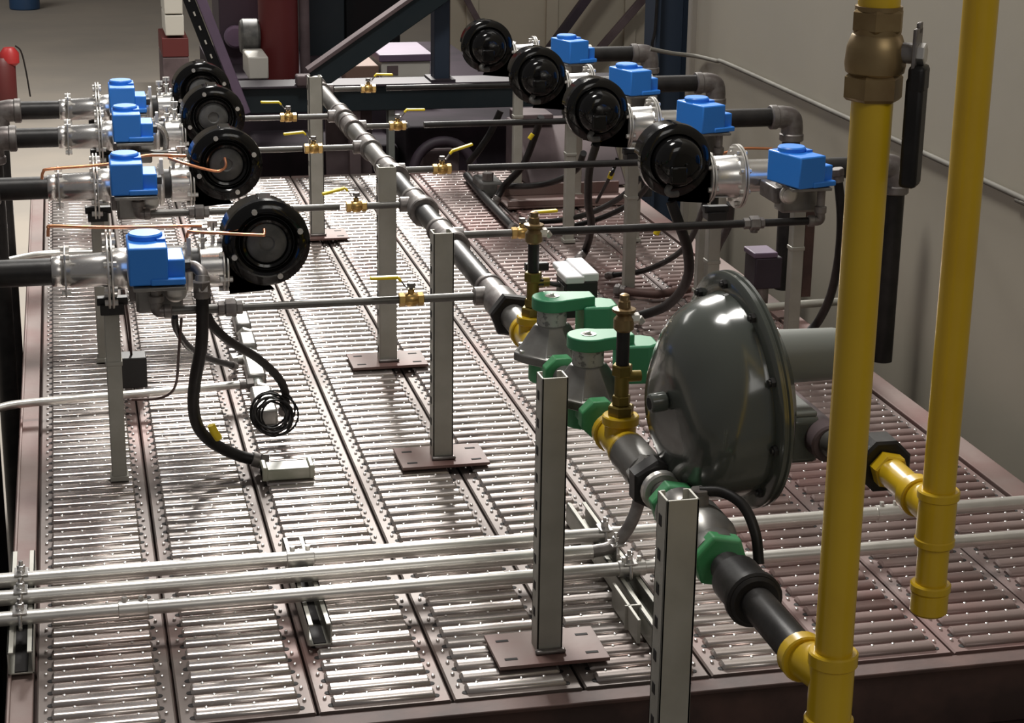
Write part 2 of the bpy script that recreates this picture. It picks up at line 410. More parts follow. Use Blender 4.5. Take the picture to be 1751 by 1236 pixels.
def branch_right(y, z=GZ):
    r = thing('branch_pipe', '', 'pipe', (RX, y, z), 'small gas branch pipes from the manifold')
    x0 = MX(y)+.035
    m = MB(); m.cyl((x0, y, z), (1.07, y, z), .0084, 14); m.build('nipple', 'pipegrey', r)
    m = MB(); m.cyl((1.12, y, z), (RX-.012, y, z), .0092, 14); m.build('pipe', 'pipeblack', r)
    m = MB(); m.tube([(RX-.018, y, z), (RX-.004, y, z), (RX+.001, y, z+.006), (RX, y, z+.016), (RX, y, z+.03)], .0115, 12); m.cyl((RX-.03, y, z), (RX-.014, y, z), .0135, 16, ch=.002); m.cyl((RX, y, z+.018), (RX, y, z+.036), .0145, 16, ch=.002); m.cyl((RX, y, z+.03), (RX, y, z+.084), .010, 14)
    m.build('elbow', 'dullsteel', r)
    m = MB(); m.hexa((1.625, y, z), (1.64, y, z), .0135); m.hexa((1.64, y, z), (1.664, y, z), .018); m.cyl((1.652, y, z-.022), (1.652, y, z), .009, 10); m.hexa((1.664, y, z), (1.676, y, z), .013)
    m.build('union', 'dullsteel', r)
    return r
bl = branch_left(LY[0]); br = branch_right(RY[0])
for i in range(4):
    o = bl if i == 0 else copy_tree(bl, mv(bl, (0, LY[i]-LY[0], 0)))
    o['label'] = 'grey gas branch pipe leading to the %s burner of the left row' % NTH[i]
    o = br if i == 0 else copy_tree(br, mv(br, (0, RY[i]-RY[0], 0)))
    o['label'] = 'dark gas branch pipe leading to the %s burner of the right row' % NTH[i]

def ball_valve(x, y, s, dx, tilt=0.0, z=GZ):
    r = thing('ball_valve', '', 'valve', (x, y, z), 'small brass ball valves with yellow handles')
    m = MB(); m.hexa((x-.025, y, z), (x-.012, y, z), .0135); m.lathe((x-.013, y, z), (1, 0, 0), [(0, .011), (.006, .0145), (.020, .0145), (.026, .011)], 16); m.hexa((x+.012, y, z), (x+.025, y, z), .0135); m.cyl((x, y, z+.010), (x, y, z+.021), .007, 10)
    m.build('body', 'brass', r)
    m = MB(); m.cyl((x, y, z+.020), (x, y, z+.031), .0042, 8); m.hexa((x, y, z+.027), (x, y, z+.034), .0085); m.build('stem', 'dullsteel', r)
    a = tilt
    def q(l, h): return (x + s*l, y, z+.026 + h + a*max(0, l-.025))
    m = MB()
    def bar(p0, p1, wy, th, mi=0):
        d = Vector(p1)-Vector(p0); L = d.length; rot = d.to_track_quat('X', 'Z').to_matrix()
        m.box((Vector(p0)+Vector(p1))/2, (L, wy, th), mi, rot)
    bar(q(-.008, 0), q(.012, 0), .015, .0028); bar(q(.011, 0), q(.026, .020), .012, .0028)
    m.build('lever', 'dullsteel', r, bevel=.0006)
    m = MB(); bar(q(.020, .012), q(.028, .021), .013, .0055); bar(q(.026, .0205), q(.082, .0205), .0145, .0065)
    m.build('handle', 'yellowbright', r, bevel=.0022)
    return r
vl = [ball_valve(.745, LY[0], -1, 0, 0.0)]
LT = [0, -.25, -.08, .02]; LXv = [.745, .762, .753, .741]
for i in range(1, 4): vl.append(ball_valve(LXv[i], LY[i], -1, 0, LT[i]))
RT = [.03, .30, -.02, -.05]; RXv = [1.093, 1.050, 1.041, 1.060]
vr = [ball_valve(RXv[i], RY[i], 1, 0, RT[i]) for i in range(4)]
for i in range(4):
    vl[i]['label'] = 'brass ball valve with yellow lever on the %s left branch pipe' % NTH[i]
    vr[i]['label'] = 'brass ball valve with yellow lever on the %s right branch pipe' % NTH[i]

# ---------------------------------------------------------------- green capped shutoff valves
def shutoff(y, label):
    x = MX(y); z = GZ
    r = thing('shutoff_valve', label, 'valve', (x, y, z), 'green capped shutoff valves on the manifold')
    m = MB(); m.lathe((x, y-.092, z), (0, 1, 0), [(0, .024), (.006, .034), (.03, .034), (.034, .030), (.15, .030), (.154, .034), (.178, .034), (.184, .024)], 8, ph=.39)
    m.cyl((x, y, z-.034), (x, y, z+.012), .040, 20)
    lab(m.build('green_body', 'greenpaint', r, bevel=.002), 'green smeared valve body with hex ends')
    # tilted-square bonnet plate with a truncated pyramid
    m = MB()
    def ring(h, rad, zc, n=4, ph=0): return [(x + rad*cos(2*pi*i/n+ph), y + rad*sin(2*pi*i/n+ph), zc) for i in range(n)]
    R0 = [(.060, 0), (.050, .022), (.022, .054), (-.022, .054), (-.050, .022), (-.060, 0), (-.050, -.022), (-.022, -.054), (.022, -.054), (.050, -.022)]
    z0 = z+.006
    lv = [(z0, 1.0), (z0+.014, 1.0), (z0+.018, .92), (z0+.060, .50), (z0+.064, .44)]
    vs = []; fs = []
    for zz, s_ in lv:
        for a, c_ in R0: vs.append((x+a*s_*1.14, y+c_*s_*1.14, zz))
    n = len(R0)
    for j in range(len(lv)-1):
        for i in range(n):
            k = (i+1) % n; fs.append((j*n+i, j*n+k, (j+1)*n+k, (j+1)*n+i))
    fs.append(tuple(range(n))); fs.append(tuple(range((len(lv)-1)*n, len(lv)*n)))
    m._add(vs, fs, 0)
    bo = m.build('bonnet', 'casting', r, bevel=.0015)
    for a, c_ in ((-.050, -.012), (-.015, -.046), (.050, .012), (.015, .046), (.042, -.03), (-.042, .03)):
        m = MB(); m.hexa((x+a*1.1, y+c_*1.1, z0+.014), (x+a*1.1, y+c_*1.1, z0+.021), .006); m.build('bolt', 'steel', bo)
    m = MB(); m.cyl((x, y, z0+.062), (x, y, z0+.093), .0265, 28, ch=.001); m.build('label_band', 'labelband', r)
    # round green cap with an arm reaching right to the motor box
    zc = z0+.092
    poly = [(x+.036*cos(a), y+.036*sin(a)) for a in [pi*.32 + i*(2*pi-.64*pi)/18 for i in range(19)]]
    poly = poly + [(x+.075, y-.016), (x+.075, y+.022)]
    m = MB(); m.prism(poly, zc, zc+.022, 'xy'); m.build('cap', 'green', r, bevel=.002)
    m = MB(); m.lathe((x, y, zc+.021), (0, 0, 1), [(0, .013), (.002, .013), (.0022, .009), (.001, .007), (.001, .004), (.006, .0035), (.007, 0)], 16); m.build('cap_screw', 'steel', r)
    m = MB()
    pb = [(x+.052, y-.030), (x+.098, y-.034), (x+.116, y-.020), (x+.118, y+.022), (x+.10, y+.036), (x+.052, y+.036)]
    m.prism(pb, zc-.060, zc+.006, 'xy'); m.build('motor_box', 'green', r, bevel=.004)
    return r
shutoff(2.895, 'green capped shutoff valve on the manifold behind the front strut post, nearer of two')
shutoff(3.135, 'green capped shutoff valve on the manifold below the black and white switch, farther of two')

# nearest valve on the manifold, half hidden by the nearest strut post
y = 2.32; x = MX(y)
r = thing('hand_valve', 'manifold hand valve with green collars behind the nearest strut post', 'valve', (x, y, GZ))
m = MB(); m.lathe((x, y-.095, GZ), (0, 1, 0), [(0, .026), (.004, .036), (.028, .036), (.036, .031), (.06, .046), (.12, .046), (.145, .031), (.155, .036), (.18, .036), (.186, .026)], 22); m.build('body', 'casting', r)
for ya, yb, ra in ((-.105, -.078, .040), (.098, .125, .036)):
    m = MB(); m.hexa((x, y+ya, GZ), (x, y+yb, GZ), ra, ph=.2); lab(m.build('collar', 'greenpaint', r, bevel=.002), 'green smeared hex collar')
m = MB(); m.cyl((x, y, GZ+.03), (x, y, GZ+.060), .014, 14); m.hexa((x, y, GZ+.056), (x, y, GZ+.066), .014); m.build('stem', 'dullsteel', r)
m = MB(); m.tube([(x, y, GZ+.062), (x+.03, y-.01, GZ+.062), (x+.052, y-.035, GZ+.05), (x+.062, y-.06, GZ+.02), (x+.064, y-.075, GZ-.02)], .0075, 10); m.build('lever', 'rubber', r)

# ---------------------------------------------------------------- brass test cocks on the yellow tees
def cock(y, label, side=True):
    x = MX(y); z = GZ+.044
    r = thing('test_cock', label, 'test cock', (x, y, z), 'upright brass test cocks')
    m = MB(); m.hexa((x, y, z), (x, y, z+.018), .021); m.hexa((x, y, z+.018), (x, y, z+.034), .015); m.cyl((x, y, z+.034), (x, y, z+.078), .0115, 14); m.hexa((x, y, z+.066), (x, y, z+.084), .0165)
    m.cyl((x, y, z+.064), (x+.030, y, z+.064), .009, 12); m.build('lower_body', 'brassdark', r)
    m = MB(); m.cyl((x, y, z+.084), (x, y, z+.142), .0105, 14); m.build('nipple', 'pipeblack', r)
    m = MB(); m.lathe((x, y, z+.138), (0, 0, 1), [(0, .012), (.004, .016), (.02, .016), (.026, .011), (.032, .0185), (.036, .0185), (.038, .010), (.048, .0095), (.050, .0075), (.058, .0075), (.060, .004)], 12)
    m.build('upper_body', 'brassold', r)
    m = MB(); m.hexa((x+.010, y, z+.158), (x+.024, y, z+.158), .009); m.cyl((x+.024, y, z+.158), (x+.030, y, z+.150), .006, 8); m.build('outlet', 'steel', r)
    return r
cock(2.70, 'upright brass test cock on the nearer yellow tee, beside the big grey regulator')
c1 = cock(3.275, 'upright brass test cock on the farther yellow tee, left of the pressure switch')
# pressure switch beside the far test cock
r = thing('pressure_switch', 'small black pressure switch box with white top above the green valves', 'switch', (.998, 3.27, .50))
m = MB(); m.bb(.970, 1.030, 3.235, 3.31, .482, .551); m.build('case', 'blackmatte', r, bevel=.003)
m = MB(); m.bb(.968, 1.004, 3.232, 3.30, .548, .562); m.bb(.999, 1.032, 3.236, 3.355, .550, .566); m.bb(.972, 1.0, 3.27, 3.35, .550, .562); lab(m.build('cover', 'white', r, bevel=.003), 'white cover')
m = MB(); m.bb(.968, .9695, 3.245, 3.29, .49, .54); m.build('front_label', 'motorgrey', r)
m = MB(); m.bb(.92, .965, 3.345, 3.36, .545, .560); m.build('bracket', 'blackmatte', r, bevel=.002)
m = MB(); m.tube([(.934, 3.275, .543), (.95, 3.274, .54), (.968, 3.272, .536)], .0045, 8); m.hexa((.925, 3.275, .543), (.936, 3.275, .543), .010); m.build('sensing_tube', 'pipeblack', r)

# ---------------------------------------------------------------- yellow risers
def riser(x, y, label, ztee, zbot):
    r = thing('gas_riser', label, 'pipe', (x, y, zbot), 'upright yellow gas pipes')
    return r
X1, YR1 = .938, 1.87
r1 = riser(X1, YR1, 'thick yellow gas riser in the foreground with a brass ball valve above', GZ, .2)
m = MB(); m.cyl((X1, YR1, .462), (X1, YR1, 1.118), .0222, 28); m.cyl((X1, YR1, 1.20), (X1, YR1, 2.6), .0222, 28); m.build('pipe', 'yellow', r1)
m = MB(); m.cyl((X1, YR1, .385), (X1, YR1, .468), .0262, 28); m.cyl((X1, YR1, .452), (X1, YR1, .470), .0292, 28, ch=.002); m.cyl((X1, YR1, .366), (X1, YR1, .385), .0292, 28, ch=.002)
m.cyl((X1, YR1, GZ), (MX(1.93), 1.935, GZ), .0255, 24); m.cyl((MX(1.92), 1.918, GZ), (MX(1.938), 1.938, GZ), .0300, 24, ch=.002); m.build('tee', 'yellow', r1)
m = MB(); m.cyl((X1, YR1, .22), (X1, YR1, .368), .0222, 28); m.cyl((X1, YR1, .19), (X1, YR1, .235), .027, 24, ch=.003); m.build('drip_leg', 'yellow', r1)
# brass ball valve on it
r = thing('ball_valve', 'large brass ball valve with black lever on the thick yellow riser', 'valve', (X1, YR1, 1.115))
m = MB(); m.hexa((X1, YR1, 1.113), (X1, YR1, 1.141), .0315, ph=.1); m.lathe((X1, YR1, 1.139), (0, 0, 1), [(0, .025), (.004, .031), (.012, .0325), (.030, .031), (.042, .027), (.044, .025), (.05, .0255)], 24); m.hexa((X1, YR1, 1.185), (X1, YR1, 1.209), .0285, ph=.3); m.cyl((X1, YR1, 1.207), (X1, YR1, 1.212), .025, 20)
m.build('body', 'brassold', r)
m = MB(); d = Vector((.80, -.60, 0)).normalized(); p = Vector((X1, YR1, 1.165)); m.cyl(p+d*.02, p+d*.042, .011, 14); m.cyl(p+d*.038, p+d*.048, .0085, 10); m.build('stem', 'dullsteel', r)
m = MB(); m.hexa(p+d*.044, p+d*.053, .0115); m.build('nut', 'steel', r)
m = MB(); pp = p+d*.043; s_ = Vector((.60, .80, 0)).normalized()
rot = Matrix((tuple(s_), tuple(d), (0, 0, 1))).transposed()
m.box(pp+Vector((0, 0, .004)), (.030, .004, .045), 0, rot); m.box(pp+Vector((0, 0, .026))+s_*.006, (.014, .004, .012), 0, rot); m.box(pp+Vector((0, 0, -.05)), (.014, .004, .09), 0, rot); m.build('lever', 'dullsteel', r, bevel=.001)
m = MB(); m.box(pp+Vector((0, 0, -.026))+d*.004, (.032, .018, .030), 0, rot); m.box(pp+Vector((0, 0, -.082))+d*.003, (.031, .019, .118), 0, rot); m.build('lever_sleeve', 'rubber', r, bevel=.005)

X2, YR2 = 1.170, 2.10
r2 = riser(X2, YR2, 'thinner yellow gas riser near the wall, ending in a capped drip leg', .545, .37)
m = MB(); m.cyl((X2, YR2, .56), (X2, YR2, 2.6), .0212, 28); m.build('pipe', 'yellow', r2)
m = MB(); m.cyl((X2, YR2, .495), (X2, YR2, .56), .0248, 28); m.cyl((X2, YR2, .553), (X2, YR2, .566), .0275, 28, ch=.002); m.cyl((X2, YR2, .488), (X2, YR2, .500), .0262, 28, ch=.002)
m.cyl((X2, YR2, .534), (X2+.001, 2.17, .534), .0235, 24); m.cyl((X2, 2.15, .534), (X2, 2.172, .534), .0275, 24, ch=.002); m.build('tee', 'yellow', r2)
m = MB(); m.cyl((X2, YR2, .40), (X2, YR2, .492), .0205, 28); m.cyl((X2, YR2, .424), (X2, YR2, .436), .0265, 28, ch=.002); m.cyl((X2, YR2, .392), (X2, YR2, .426), .0245, 28, ch=.004); m.build('drip_leg', 'yellow', r2)
m = MB(); m.cyl((X2, 2.17, .534), (X2+.002, 2.245, .534), .0205, 24); m.hexa((X2+.002, 2.243, .534), (X2+.003, 2.268, .534), .0255, ph=.2); m.build('nipple', 'yellow', r2)

# ---------------------------------------------------------------- big gas regulator
RGX, RGY, RGZ = 1.036, 2.50, .580
rg = thing('gas_regulator', 'big grey round gas pressure regulator beside the thick yellow riser', 'regulator', (RGX, RGY, RGZ))
PA = [(.004, .146), (.010, .147), (.016, .144), (.034, .141), (.056, .134), (.074, .123), (.088, .107), (.098, .088), (.105, .066), (.109, .042), (.110, .02), (.110, 0)]
PB = [(.004, .152), (.010, .156), (.020, .156), (.044, .155), (.066, .153), (.084, .148), (.098, .135), (.107, .112), (.110, .08), (.110, .045), (.110, .02), (.110, 0)]
m = MB(); m.lathe2((RGX, RGY, RGZ), PA, PB); m.build('diaphragm_case', 'reggrey', rg, ang=50)
m = MB(); m.lathe((RGX, RGY, RGZ), (-1, 0, 0), [(-.010, .150), (-.010, .172), (-.007, .176), (-.003, .176), (-.001, .173), (.001, .173), (.003, .176), (.007, .176), (.010, .172), (.010, .148)], 64); m.build('rim_flange', 'reggrey', rg)
m = MB(); m.lathe((RGX+.008, RGY, RGZ), (1, 0, 0), [(0, .165), (.004, .15), (.03, .12), (.04, .06), (.042, 0)], 48); m.build('back_case', 'reggrey', rg)
for k in range(10):
    a = 2*pi*k/10+.25; yy, zz = RGY+.160*cos(a), RGZ+.160*sin(a)
    m = MB(); m.hexa((RGX-.009, yy, zz), (RGX-.016, yy, zz), .0075); m.cyl((RGX-.016, yy, zz), (RGX-.019, yy, zz), .0045, 8); m.build('bolt', 'blackmatte', rg)
m = MB(); m.cyl((RGX-.112, RGY, RGZ), (RGX-.138, RGY, RGZ), .0145, 18, ch=.002); m.cyl((RGX-.138, RGY, RGZ), (RGX-.1385, RGY, RGZ), .009, 12, mi=1); m.build('vent_plug', ['reggrey', 'hole'], rg)
for o in kids(rg): o.rotation_euler = (0, radians(-4.0), radians(5))
m = MB(); m.lathe((RGX+.03, RGY+.02, RGZ+.040), (1, 0, 0), [(0, .041), (.125, .039), (.14, .036), (.146, .03)], 32); m.build('spring_housing', 'regcyl', rg)
m = MB(); m.bb(RGX+.03, RGX+.112, RGY-.06, RGY+.06, RGZ-.102, RGZ-.030); m.build('body', 'reggrey', rg, bevel=.010)
m = MB(); m.bb(RGX+.035, RGX+.108, RGY-.052, RGY+.052, RGZ-.032, RGZ-.024); m.build('top_pad', 'regcyl', rg, bevel=.003)
m = MB(); m.cyl((1.150, RGY-.09, RGZ-.062), (1.150, RGY+.09, RGZ-.062), .028, 24, ch=.003); m.build('port', 'mauve', rg)
m = MB(); m.cyl((1.152, RGY-.09, RGZ-.060), (X2, 2.31, .534), .021, 20); m.build('inlet_pipe', 'pipegrey', rg)
m = MB(); m.cyl((X2+.003, 2.268, .534), (X2+.004, 2.315, .534), .0395, 8, ch=.004, ph=.39); m.build('hex_bushing', 'pipeblack', rg)
# ---------------------------------------------------------------- burner units
YL, YRr = LY[0], RY[0]
TYL, TZL = YL+.205, .470
def scroll(cx, cz, s, xo, zl, zt, ty, hw=.042):
    # s = -1: outlet to the left, +1: outlet to the right
    poly = [(xo, zl), (xo, zt)]
    for i in range(0, 31):
        a = pi - .06 - i/30*(1.5*pi-.06)          # from the lip over the top and round to the bottom
        R_ = .078 + .020*(i/30)**1.3
        poly.append((cx - s*(-1)*(-1)*0 + (-s)*(-1)*R_*cos(a)*1.0, cz + R_*sin(a)))
    m = MB(); m.prism(poly, ty-hw, ty+hw, 'xz'); return m
def blower(s, cx, cz, ty, xo, zl, zt, dome):
    r = thing('blower', '', 'blower', (cx, ty, cz-.1), 'black burner blowers')
    scroll(cx, cz, s, xo, zl, zt, ty).build('scroll_housing', 'blackgloss', r, bevel=.009)
    f = ty-.042
    m = MB(); m.lathe((cx, f+.002, cz), (0, -1, 0), [(-.01, .089), (.006, .088), (.013, .081), (.015, .066), (.010, .060), (.003, .056)], 48)
    fo = m.build('front_ring', 'blackgloss', r)
    for k in range(0 if dome else 4):
        a = k*pi/2+.35; m = MB(); m.cyl((cx+.071*cos(a), f-.010, cz+.071*sin(a)), (cx+.071*cos(a), f-.018, cz+.071*sin(a)), .006, 8); lab(m.build('bolt', 'steel', fo), 'pale steel bolt')
    m = MB()
    if dome:
        m.lathe((cx, f, cz), (0, -1, 0), [(0, .062), (.026, .060), (.044, .054), (.053, .042), (.056, .024), (.056, 0)], 40); m.build('motor_cover', 'blackgloss', r)
        m = MB(); m.bb(cx-.030, cx+.012, f-.064, f-.052, cz-.045, cz-.004); m.build('terminal_box', 'blackgloss', r, bevel=.004)
        m = MB(); m.cyl((cx+.016, f-.054, cz-.006), (cx+.016, f-.062, cz-.006), .009, 14); m.build('shaft_cap', 'blackgloss', r)
        m = MB(); m.tube([(cx-.02, f-.03, cz-.055), (cx-.028, f-.035, cz-.066), (cx-.020, f-.036, cz-.074), (cx+.0, f-.034, cz-.074)], .008, 8); m.build('cable_gland', 'motorgrey', r)
    else:
        m.lathe((cx, f+.004, cz), (0, -1, 0), [(0, .056), (.008, .054), (.014, .049), (.012, .044), (.004, .041), (.002, .0405)], 40); m.build('inlet_bell', 'blackgloss', r)
        m = MB(); m.lathe((cx, f+.004, cz), (0, -1, 0), [(0, .0405), (.007, .040), (.011, .034), (.012, .016), (.009, .013), (.009, 0)], 32)
        m.build('motor_end', 'motorgrey', r)
    m = MB(); m.lathe((cx, ty+.040, cz), (0, 1, 0), [(0, .055), (.06, .053), (.07, .045), (.07, 0)], 28); m.build('motor', 'blackmatte', r)
    if not dome:
        m = MB(); m.bb(cx-.014, cx+.016, ty-.03, ty+.03, cz+.074, cz+.088); m.build('top_lug', 'blackgloss', r, bevel=.003)
    return r
NL = 'of the left row'; NR = 'of the right row'
b0 = blower(-1, .478, .522, TYL, .402, .420, .512, False)
TYR, TZR = YRr+.20, .505
b1 = blower(1, 1.503, .558, TYR, 1.592, .452, .556, True)

def air_tube_left():
    X = .06; r = thing('burner_air_tube', '', 'air tube', (.23, TYL, TZL-.08), 'stainless burner air tubes')
    c_ = lambda x0, x1, ra, **k: ((x0, TYL, TZL), (x1, TYL, TZL), ra)
    m = MB(); m.lathe((.052, TYL, TZL), (1, 0, 0), [(0, .0295), (.002, .031), (.020, .031), (.024, .028), (.030, .0285), (.036, .033), (.095, .0345), (.108, .036)], 32); m.build('inlet_tube', 'chrome', r)
    m = MB(); m.bb(.0765, .0805, TYL-.044, TYL+.044, TZL-.044, TZL+.044)
    fo = m.build('clamp_plate', 'steel', r, bevel=.002)
    for sy in (-.035, .035):
        for sz in (-.037, .037): m = MB(); m.hexa((.070, TYL+sy, TZL+sz), (.088, TYL+sy, TZL+sz), .006); m.build('bolt', 'steel', fo)
    def fl(x, rad, n=6, nm='flange', rb=.85):
        m = MB(); m.cyl((x-.006, TYL, TZL), (x-.0018, TYL, TZL), rad, 36, ch=.001); m.cyl((x+.0018, TYL, TZL), (x+.006, TYL, TZL), rad, 36, ch=.001)
        fo = m.build(nm, 'steel', r)
        for k in range(n):
            a = 2*pi*k/n+.4; yy, zz = TYL+rad*rb*cos(a), TZL+rad*rb*sin(a); m = MB(); m.hexa((x-.013, yy, zz), (x+.013, yy, zz), .006); m.build('bolt', 'steel', fo)
    fl(.166, .080, 8)
    m = MB(); m.lathe((.172, TYL, TZL), (1, 0, 0), [(0, .040), (.01, .042), (.03, .042), (.034, .039), (.04, .042), (.14, .042), (.15, .046)], 32); m.build('mixer_tube', 'chrome', r)
    m = MB(); m.cyl((.316, TYL, TZL), (.328, TYL, TZL), .052, 32, ch=.003); m.bb(.318, .326, TYL-.05, TYL-.03, TZL+.035, TZL+.07); m.build('middle_flange', 'steel', r)
    m = MB(); m.cyl((.328, TYL, TZL), (.345, TYL, TZL), .036, 28); m.build('gasket_ring', 'blackmatte', r)
    m = MB(); m.lathe((.343, TYL, TZL), (1, 0, 0), [(0, .040), (.003, .044), (.048, .045)], 32); m.build('outlet_tube', 'chrome', r)
    fl(.395, .056, 6, 'blower_flange', .9)
    for xx, yy, zz in ((.352, -.012, .060), (.374, .010, .068)):
        m = MB(); m.cyl((xx, TYL+yy, TZL+.040), (xx, TYL+yy, TZL+zz+.018), .0045, 10); m.hexa((xx, TYL+yy, TZL+zz-.008), (xx, TYL+yy, TZL+zz+.002), .009); m.bb(xx-.010, xx+.010, TYL+yy-.003, TYL+yy+.003, TZL+zz+.010, TZL+zz+.022); m.build('electrode_stud', 'steel', r)
    return r
al = air_tube_left()
def air_tube_right():
    r = thing('burner_air_tube', '', 'air tube', (1.70, TYR, TZR-.08), 'stainless burner air tubes')
    def fl(x, rad, n=6, nm='flange', rb=.86):
        m = MB(); m.cyl((x-.006, TYR, TZR), (x-.001, TYR, TZR), rad, 36, ch=.001); m.cyl((x+.001, TYR, TZR), (x+.006, TYR, TZR), rad, 36, ch=.001)
        fo = m.build(nm, 'steel', r)
        for k in range(n):
            a = 2*pi*k/n+.4; yy, zz = TYR+rad*rb*cos(a), TZR+rad*rb*sin(a); m = MB(); m.hexa((x-.013, yy, zz), (x+.013, yy, zz), .006); m.build('bolt', 'steel', fo)
    fl(1.600, .062, 6, 'blower_flange')
    m = MB(); m.lathe((1.606, TYR, TZR), (1, 0, 0), [(0, .047), (.004, .050), (.058, .052), (.064, .054)], 36); m.build('outlet_tube', 'chrome', r)
    fl(1.676, .078, 8)
    m = MB(); m.lathe((1.682, TYR, TZR), (1, 0, 0), [(0, .042), (.006, .040), (.10, .039), (.104, .044), (.115, .044), (.118, .036), (.15, .036)], 32); m.build('mixer_tube', 'chrome', r)
    m = MB(); m.lathe((1.826, TYR, TZR+.012), (1, 0, 0), [(0, .033), (.008, .036), (.014, .036), (.018, .028), (.034, .028), (.037, .034), (.052, .034), (.054, .029)], 24); m.build('coupling', 'steel', r)
    return r
ar = air_tube_right()
def valve_block(xc, yf, zt, s, tall):
    r = thing('gas_valve_body', '', 'valve', (xc, yf+.06, zt-tall), 'cast gas valve bodies under the blue actuators')
    m = MB(); m.bb(xc-.040, xc+.050, yf+.085, yf+.140, zt-tall-.012, zt-.004); m.build('body', 'casting', r, bevel=.006)
    m = MB(); m.lathe((xc+(-.026 if s > 0 else .036), yf+.087, zt-tall*.5), (0, -1, 0), [(0, .022), (.006, .022), (.008, .017), (.012, .017), (.014, .01), (.014, 0)], 18); m.build('port_cover', 'steel', r)
    m = MB(); m.bb(xc-.046, xc+.052, yf+.008, yf+.11, zt-.010, zt-.003); m.build('mount_plate', 'casting', r, bevel=.001)
    m = MB(); m.bb(xc-.052, xc-.022, yf+.10, (TYL if s < 0 else TYR)-.042, zt-tall+.008, zt-.02); m.build('side_arm', 'dullsteel', r, bevel=.003)
    return r
def actuator(x0, yf, z0):
    r = thing('valve_actuator', '', 'actuator', (x0+.04, yf+.065, z0), 'blue valve actuators')
    m = MB(); m.bb(x0, x0+.074, yf, yf+.125, z0, z0+.074); m.build('housing', 'blue', r, bevel=.0035)
    m = MB(); m.lathe((x0+.036, yf+.082, z0+.072), (0, 0, 1), [(0, .033), (.011, .033), (.014, .030), (.014, 0)], 32); m.bb(x0+.056, x0+.073, yf+.05, yf+.11, z0+.07, z0+.079); m.build('cap', 'blue', r)
    m = MB(); m.bb(x0+.072, x0+.106, yf+.012, yf+.105, z0+.003, z0+.047); m.bb(x0+.040, x0+.106, yf-.003, yf+.06, z0, z0+.013); m.build('terminal_box', 'blue', r, bevel=.003)
    m = MB(); m.hexa((x0+.105, yf+.05, z0+.025), (x0+.118, yf+.05, z0+.025), .011); m.build('cable_gland', 'blackmatte', r)
    return r
vbl = valve_block(.250, YL-.055, .497, -1, .062); acl = actuator(.197, YL-.042, .497)
vbr = valve_block(1.772, YRr-.050, .525, 1, .066); acr = actuator(1.715, YRr-.050, .524)
def air_pipe(s, xs, xe, ty, tz, rr, mname, mel):
    r = thing('air_pipe', '', 'pipe', (xe, ty, FZ if s < 0 else .012), 'black burner air pipes')
    e = .055
    m = MB(); m.cyl((xs, ty, tz), (xe-s*e*.7, ty, tz), rr, 24); m.build('pipe', mname, r)
    m = MB(); m.tube([(xe-s*e, ty, tz), (xe-s*e*.55, ty, tz), (xe-s*e*.12, ty, tz-e*.12), (xe, ty, tz-e*.55), (xe, ty, tz-e)], rr*1.22, 18)
    m.cyl((xe-s*(e+.014), ty, tz), (xe-s*(e-.008), ty, tz), rr*1.34, 24, ch=.003); m.cyl((xe, ty, tz-e-.014), (xe, ty, tz-e+.008), rr*1.34, 24, ch=.003); m.build('elbow', mel, r)
    m = MB(); m.cyl((xe, ty, tz-e), (xe, ty, FZ if s < 0 else .012), rr, 24); m.build('drop_pipe', mname, r)
    return r
apl = air_pipe(-1, .055, -.128, TYL, TZL, .0275, 'pipeblack', 'dullsteel')
apr = air_pipe(1, 1.875, 2.092, TYR, TZR+.012, .026, 'pipeblack', 'dullsteel')
def leg(x, y, zt, base):
    r = thing('stand_leg', '', 'leg', (x, y, .0115), 'grey steel legs under the burners')
    m = MB(); m.bb(x-.0155, x+.0155, y-.0155, y+.0155, .0115, zt); m.bb(x-.0175, x+.0175, y-.0175, y+.0175, zt-.11, zt-.1); m.build('tube', 'galv', r, bevel=.002)
    m = MB(); m.bb(x-.022, x+.026, y-.022, y+.022, zt, zt+.022); m.bb(x-.028, x+.034, y-.012, y+.012, zt+.018, zt+.034); m.build('saddle', 'blackmatte', r, bevel=.002)
    if base:
        m = MB(); m.bb(x-.019, x+.019, y-.020, y+.020, .0115, .022); m.build('foot', 'galv', r, bevel=.001)
    return r
lgl = leg(.165, 3.815, .372, True)
lgr = leg(1.832, TYR-.02, .43, True); lgr2 = leg(1.622, TYR-.0, .40, True)
LOFF = [(0, 0), (-.010, -.008), (.016, -.022), (.020, -.030)]
ROFF = [(0, 0), (.010, -.006), (0, -.010), (-.010, -.014)]
sets = [(b0, 'blower', 'glossy black blower with open round inlet on the %s burner of the left row', LY),
        (b1, 'blower', 'glossy black blower with domed motor cover on the %s burner of the right row', RY),
        (al, '', 'shiny steel air tube with flanges on the %s burner of the left row', LY),
        (ar, '', 'shiny steel air tube with flanges on the %s burner of the right row', RY),
        (vbl, '', 'grey cast valve body under the blue actuator of the %s left burner', LY),
        (vbr, '', 'grey cast valve body under the blue actuator of the %s right burner', RY),
        (acl, '', 'blue box valve actuator with round cap on the %s burner of the left row', LY),
        (acr, '', 'blue box valve actuator with round cap on the %s burner of the right row', RY),
        (apl, '', 'black air pipe with elbow entering the %s burner of the left row', LY),
        (apr, '', 'black air pipe with elbow behind the %s burner of the right row', RY),
        (lgl, '', 'grey square leg standing under the %s burner of the left row', LY),
        (lgr, '', 'grey square leg under the blue actuator side of the %s right burner', RY),
        (lgr2, '', 'grey square leg under the blower side of the %s right burner', RY)]
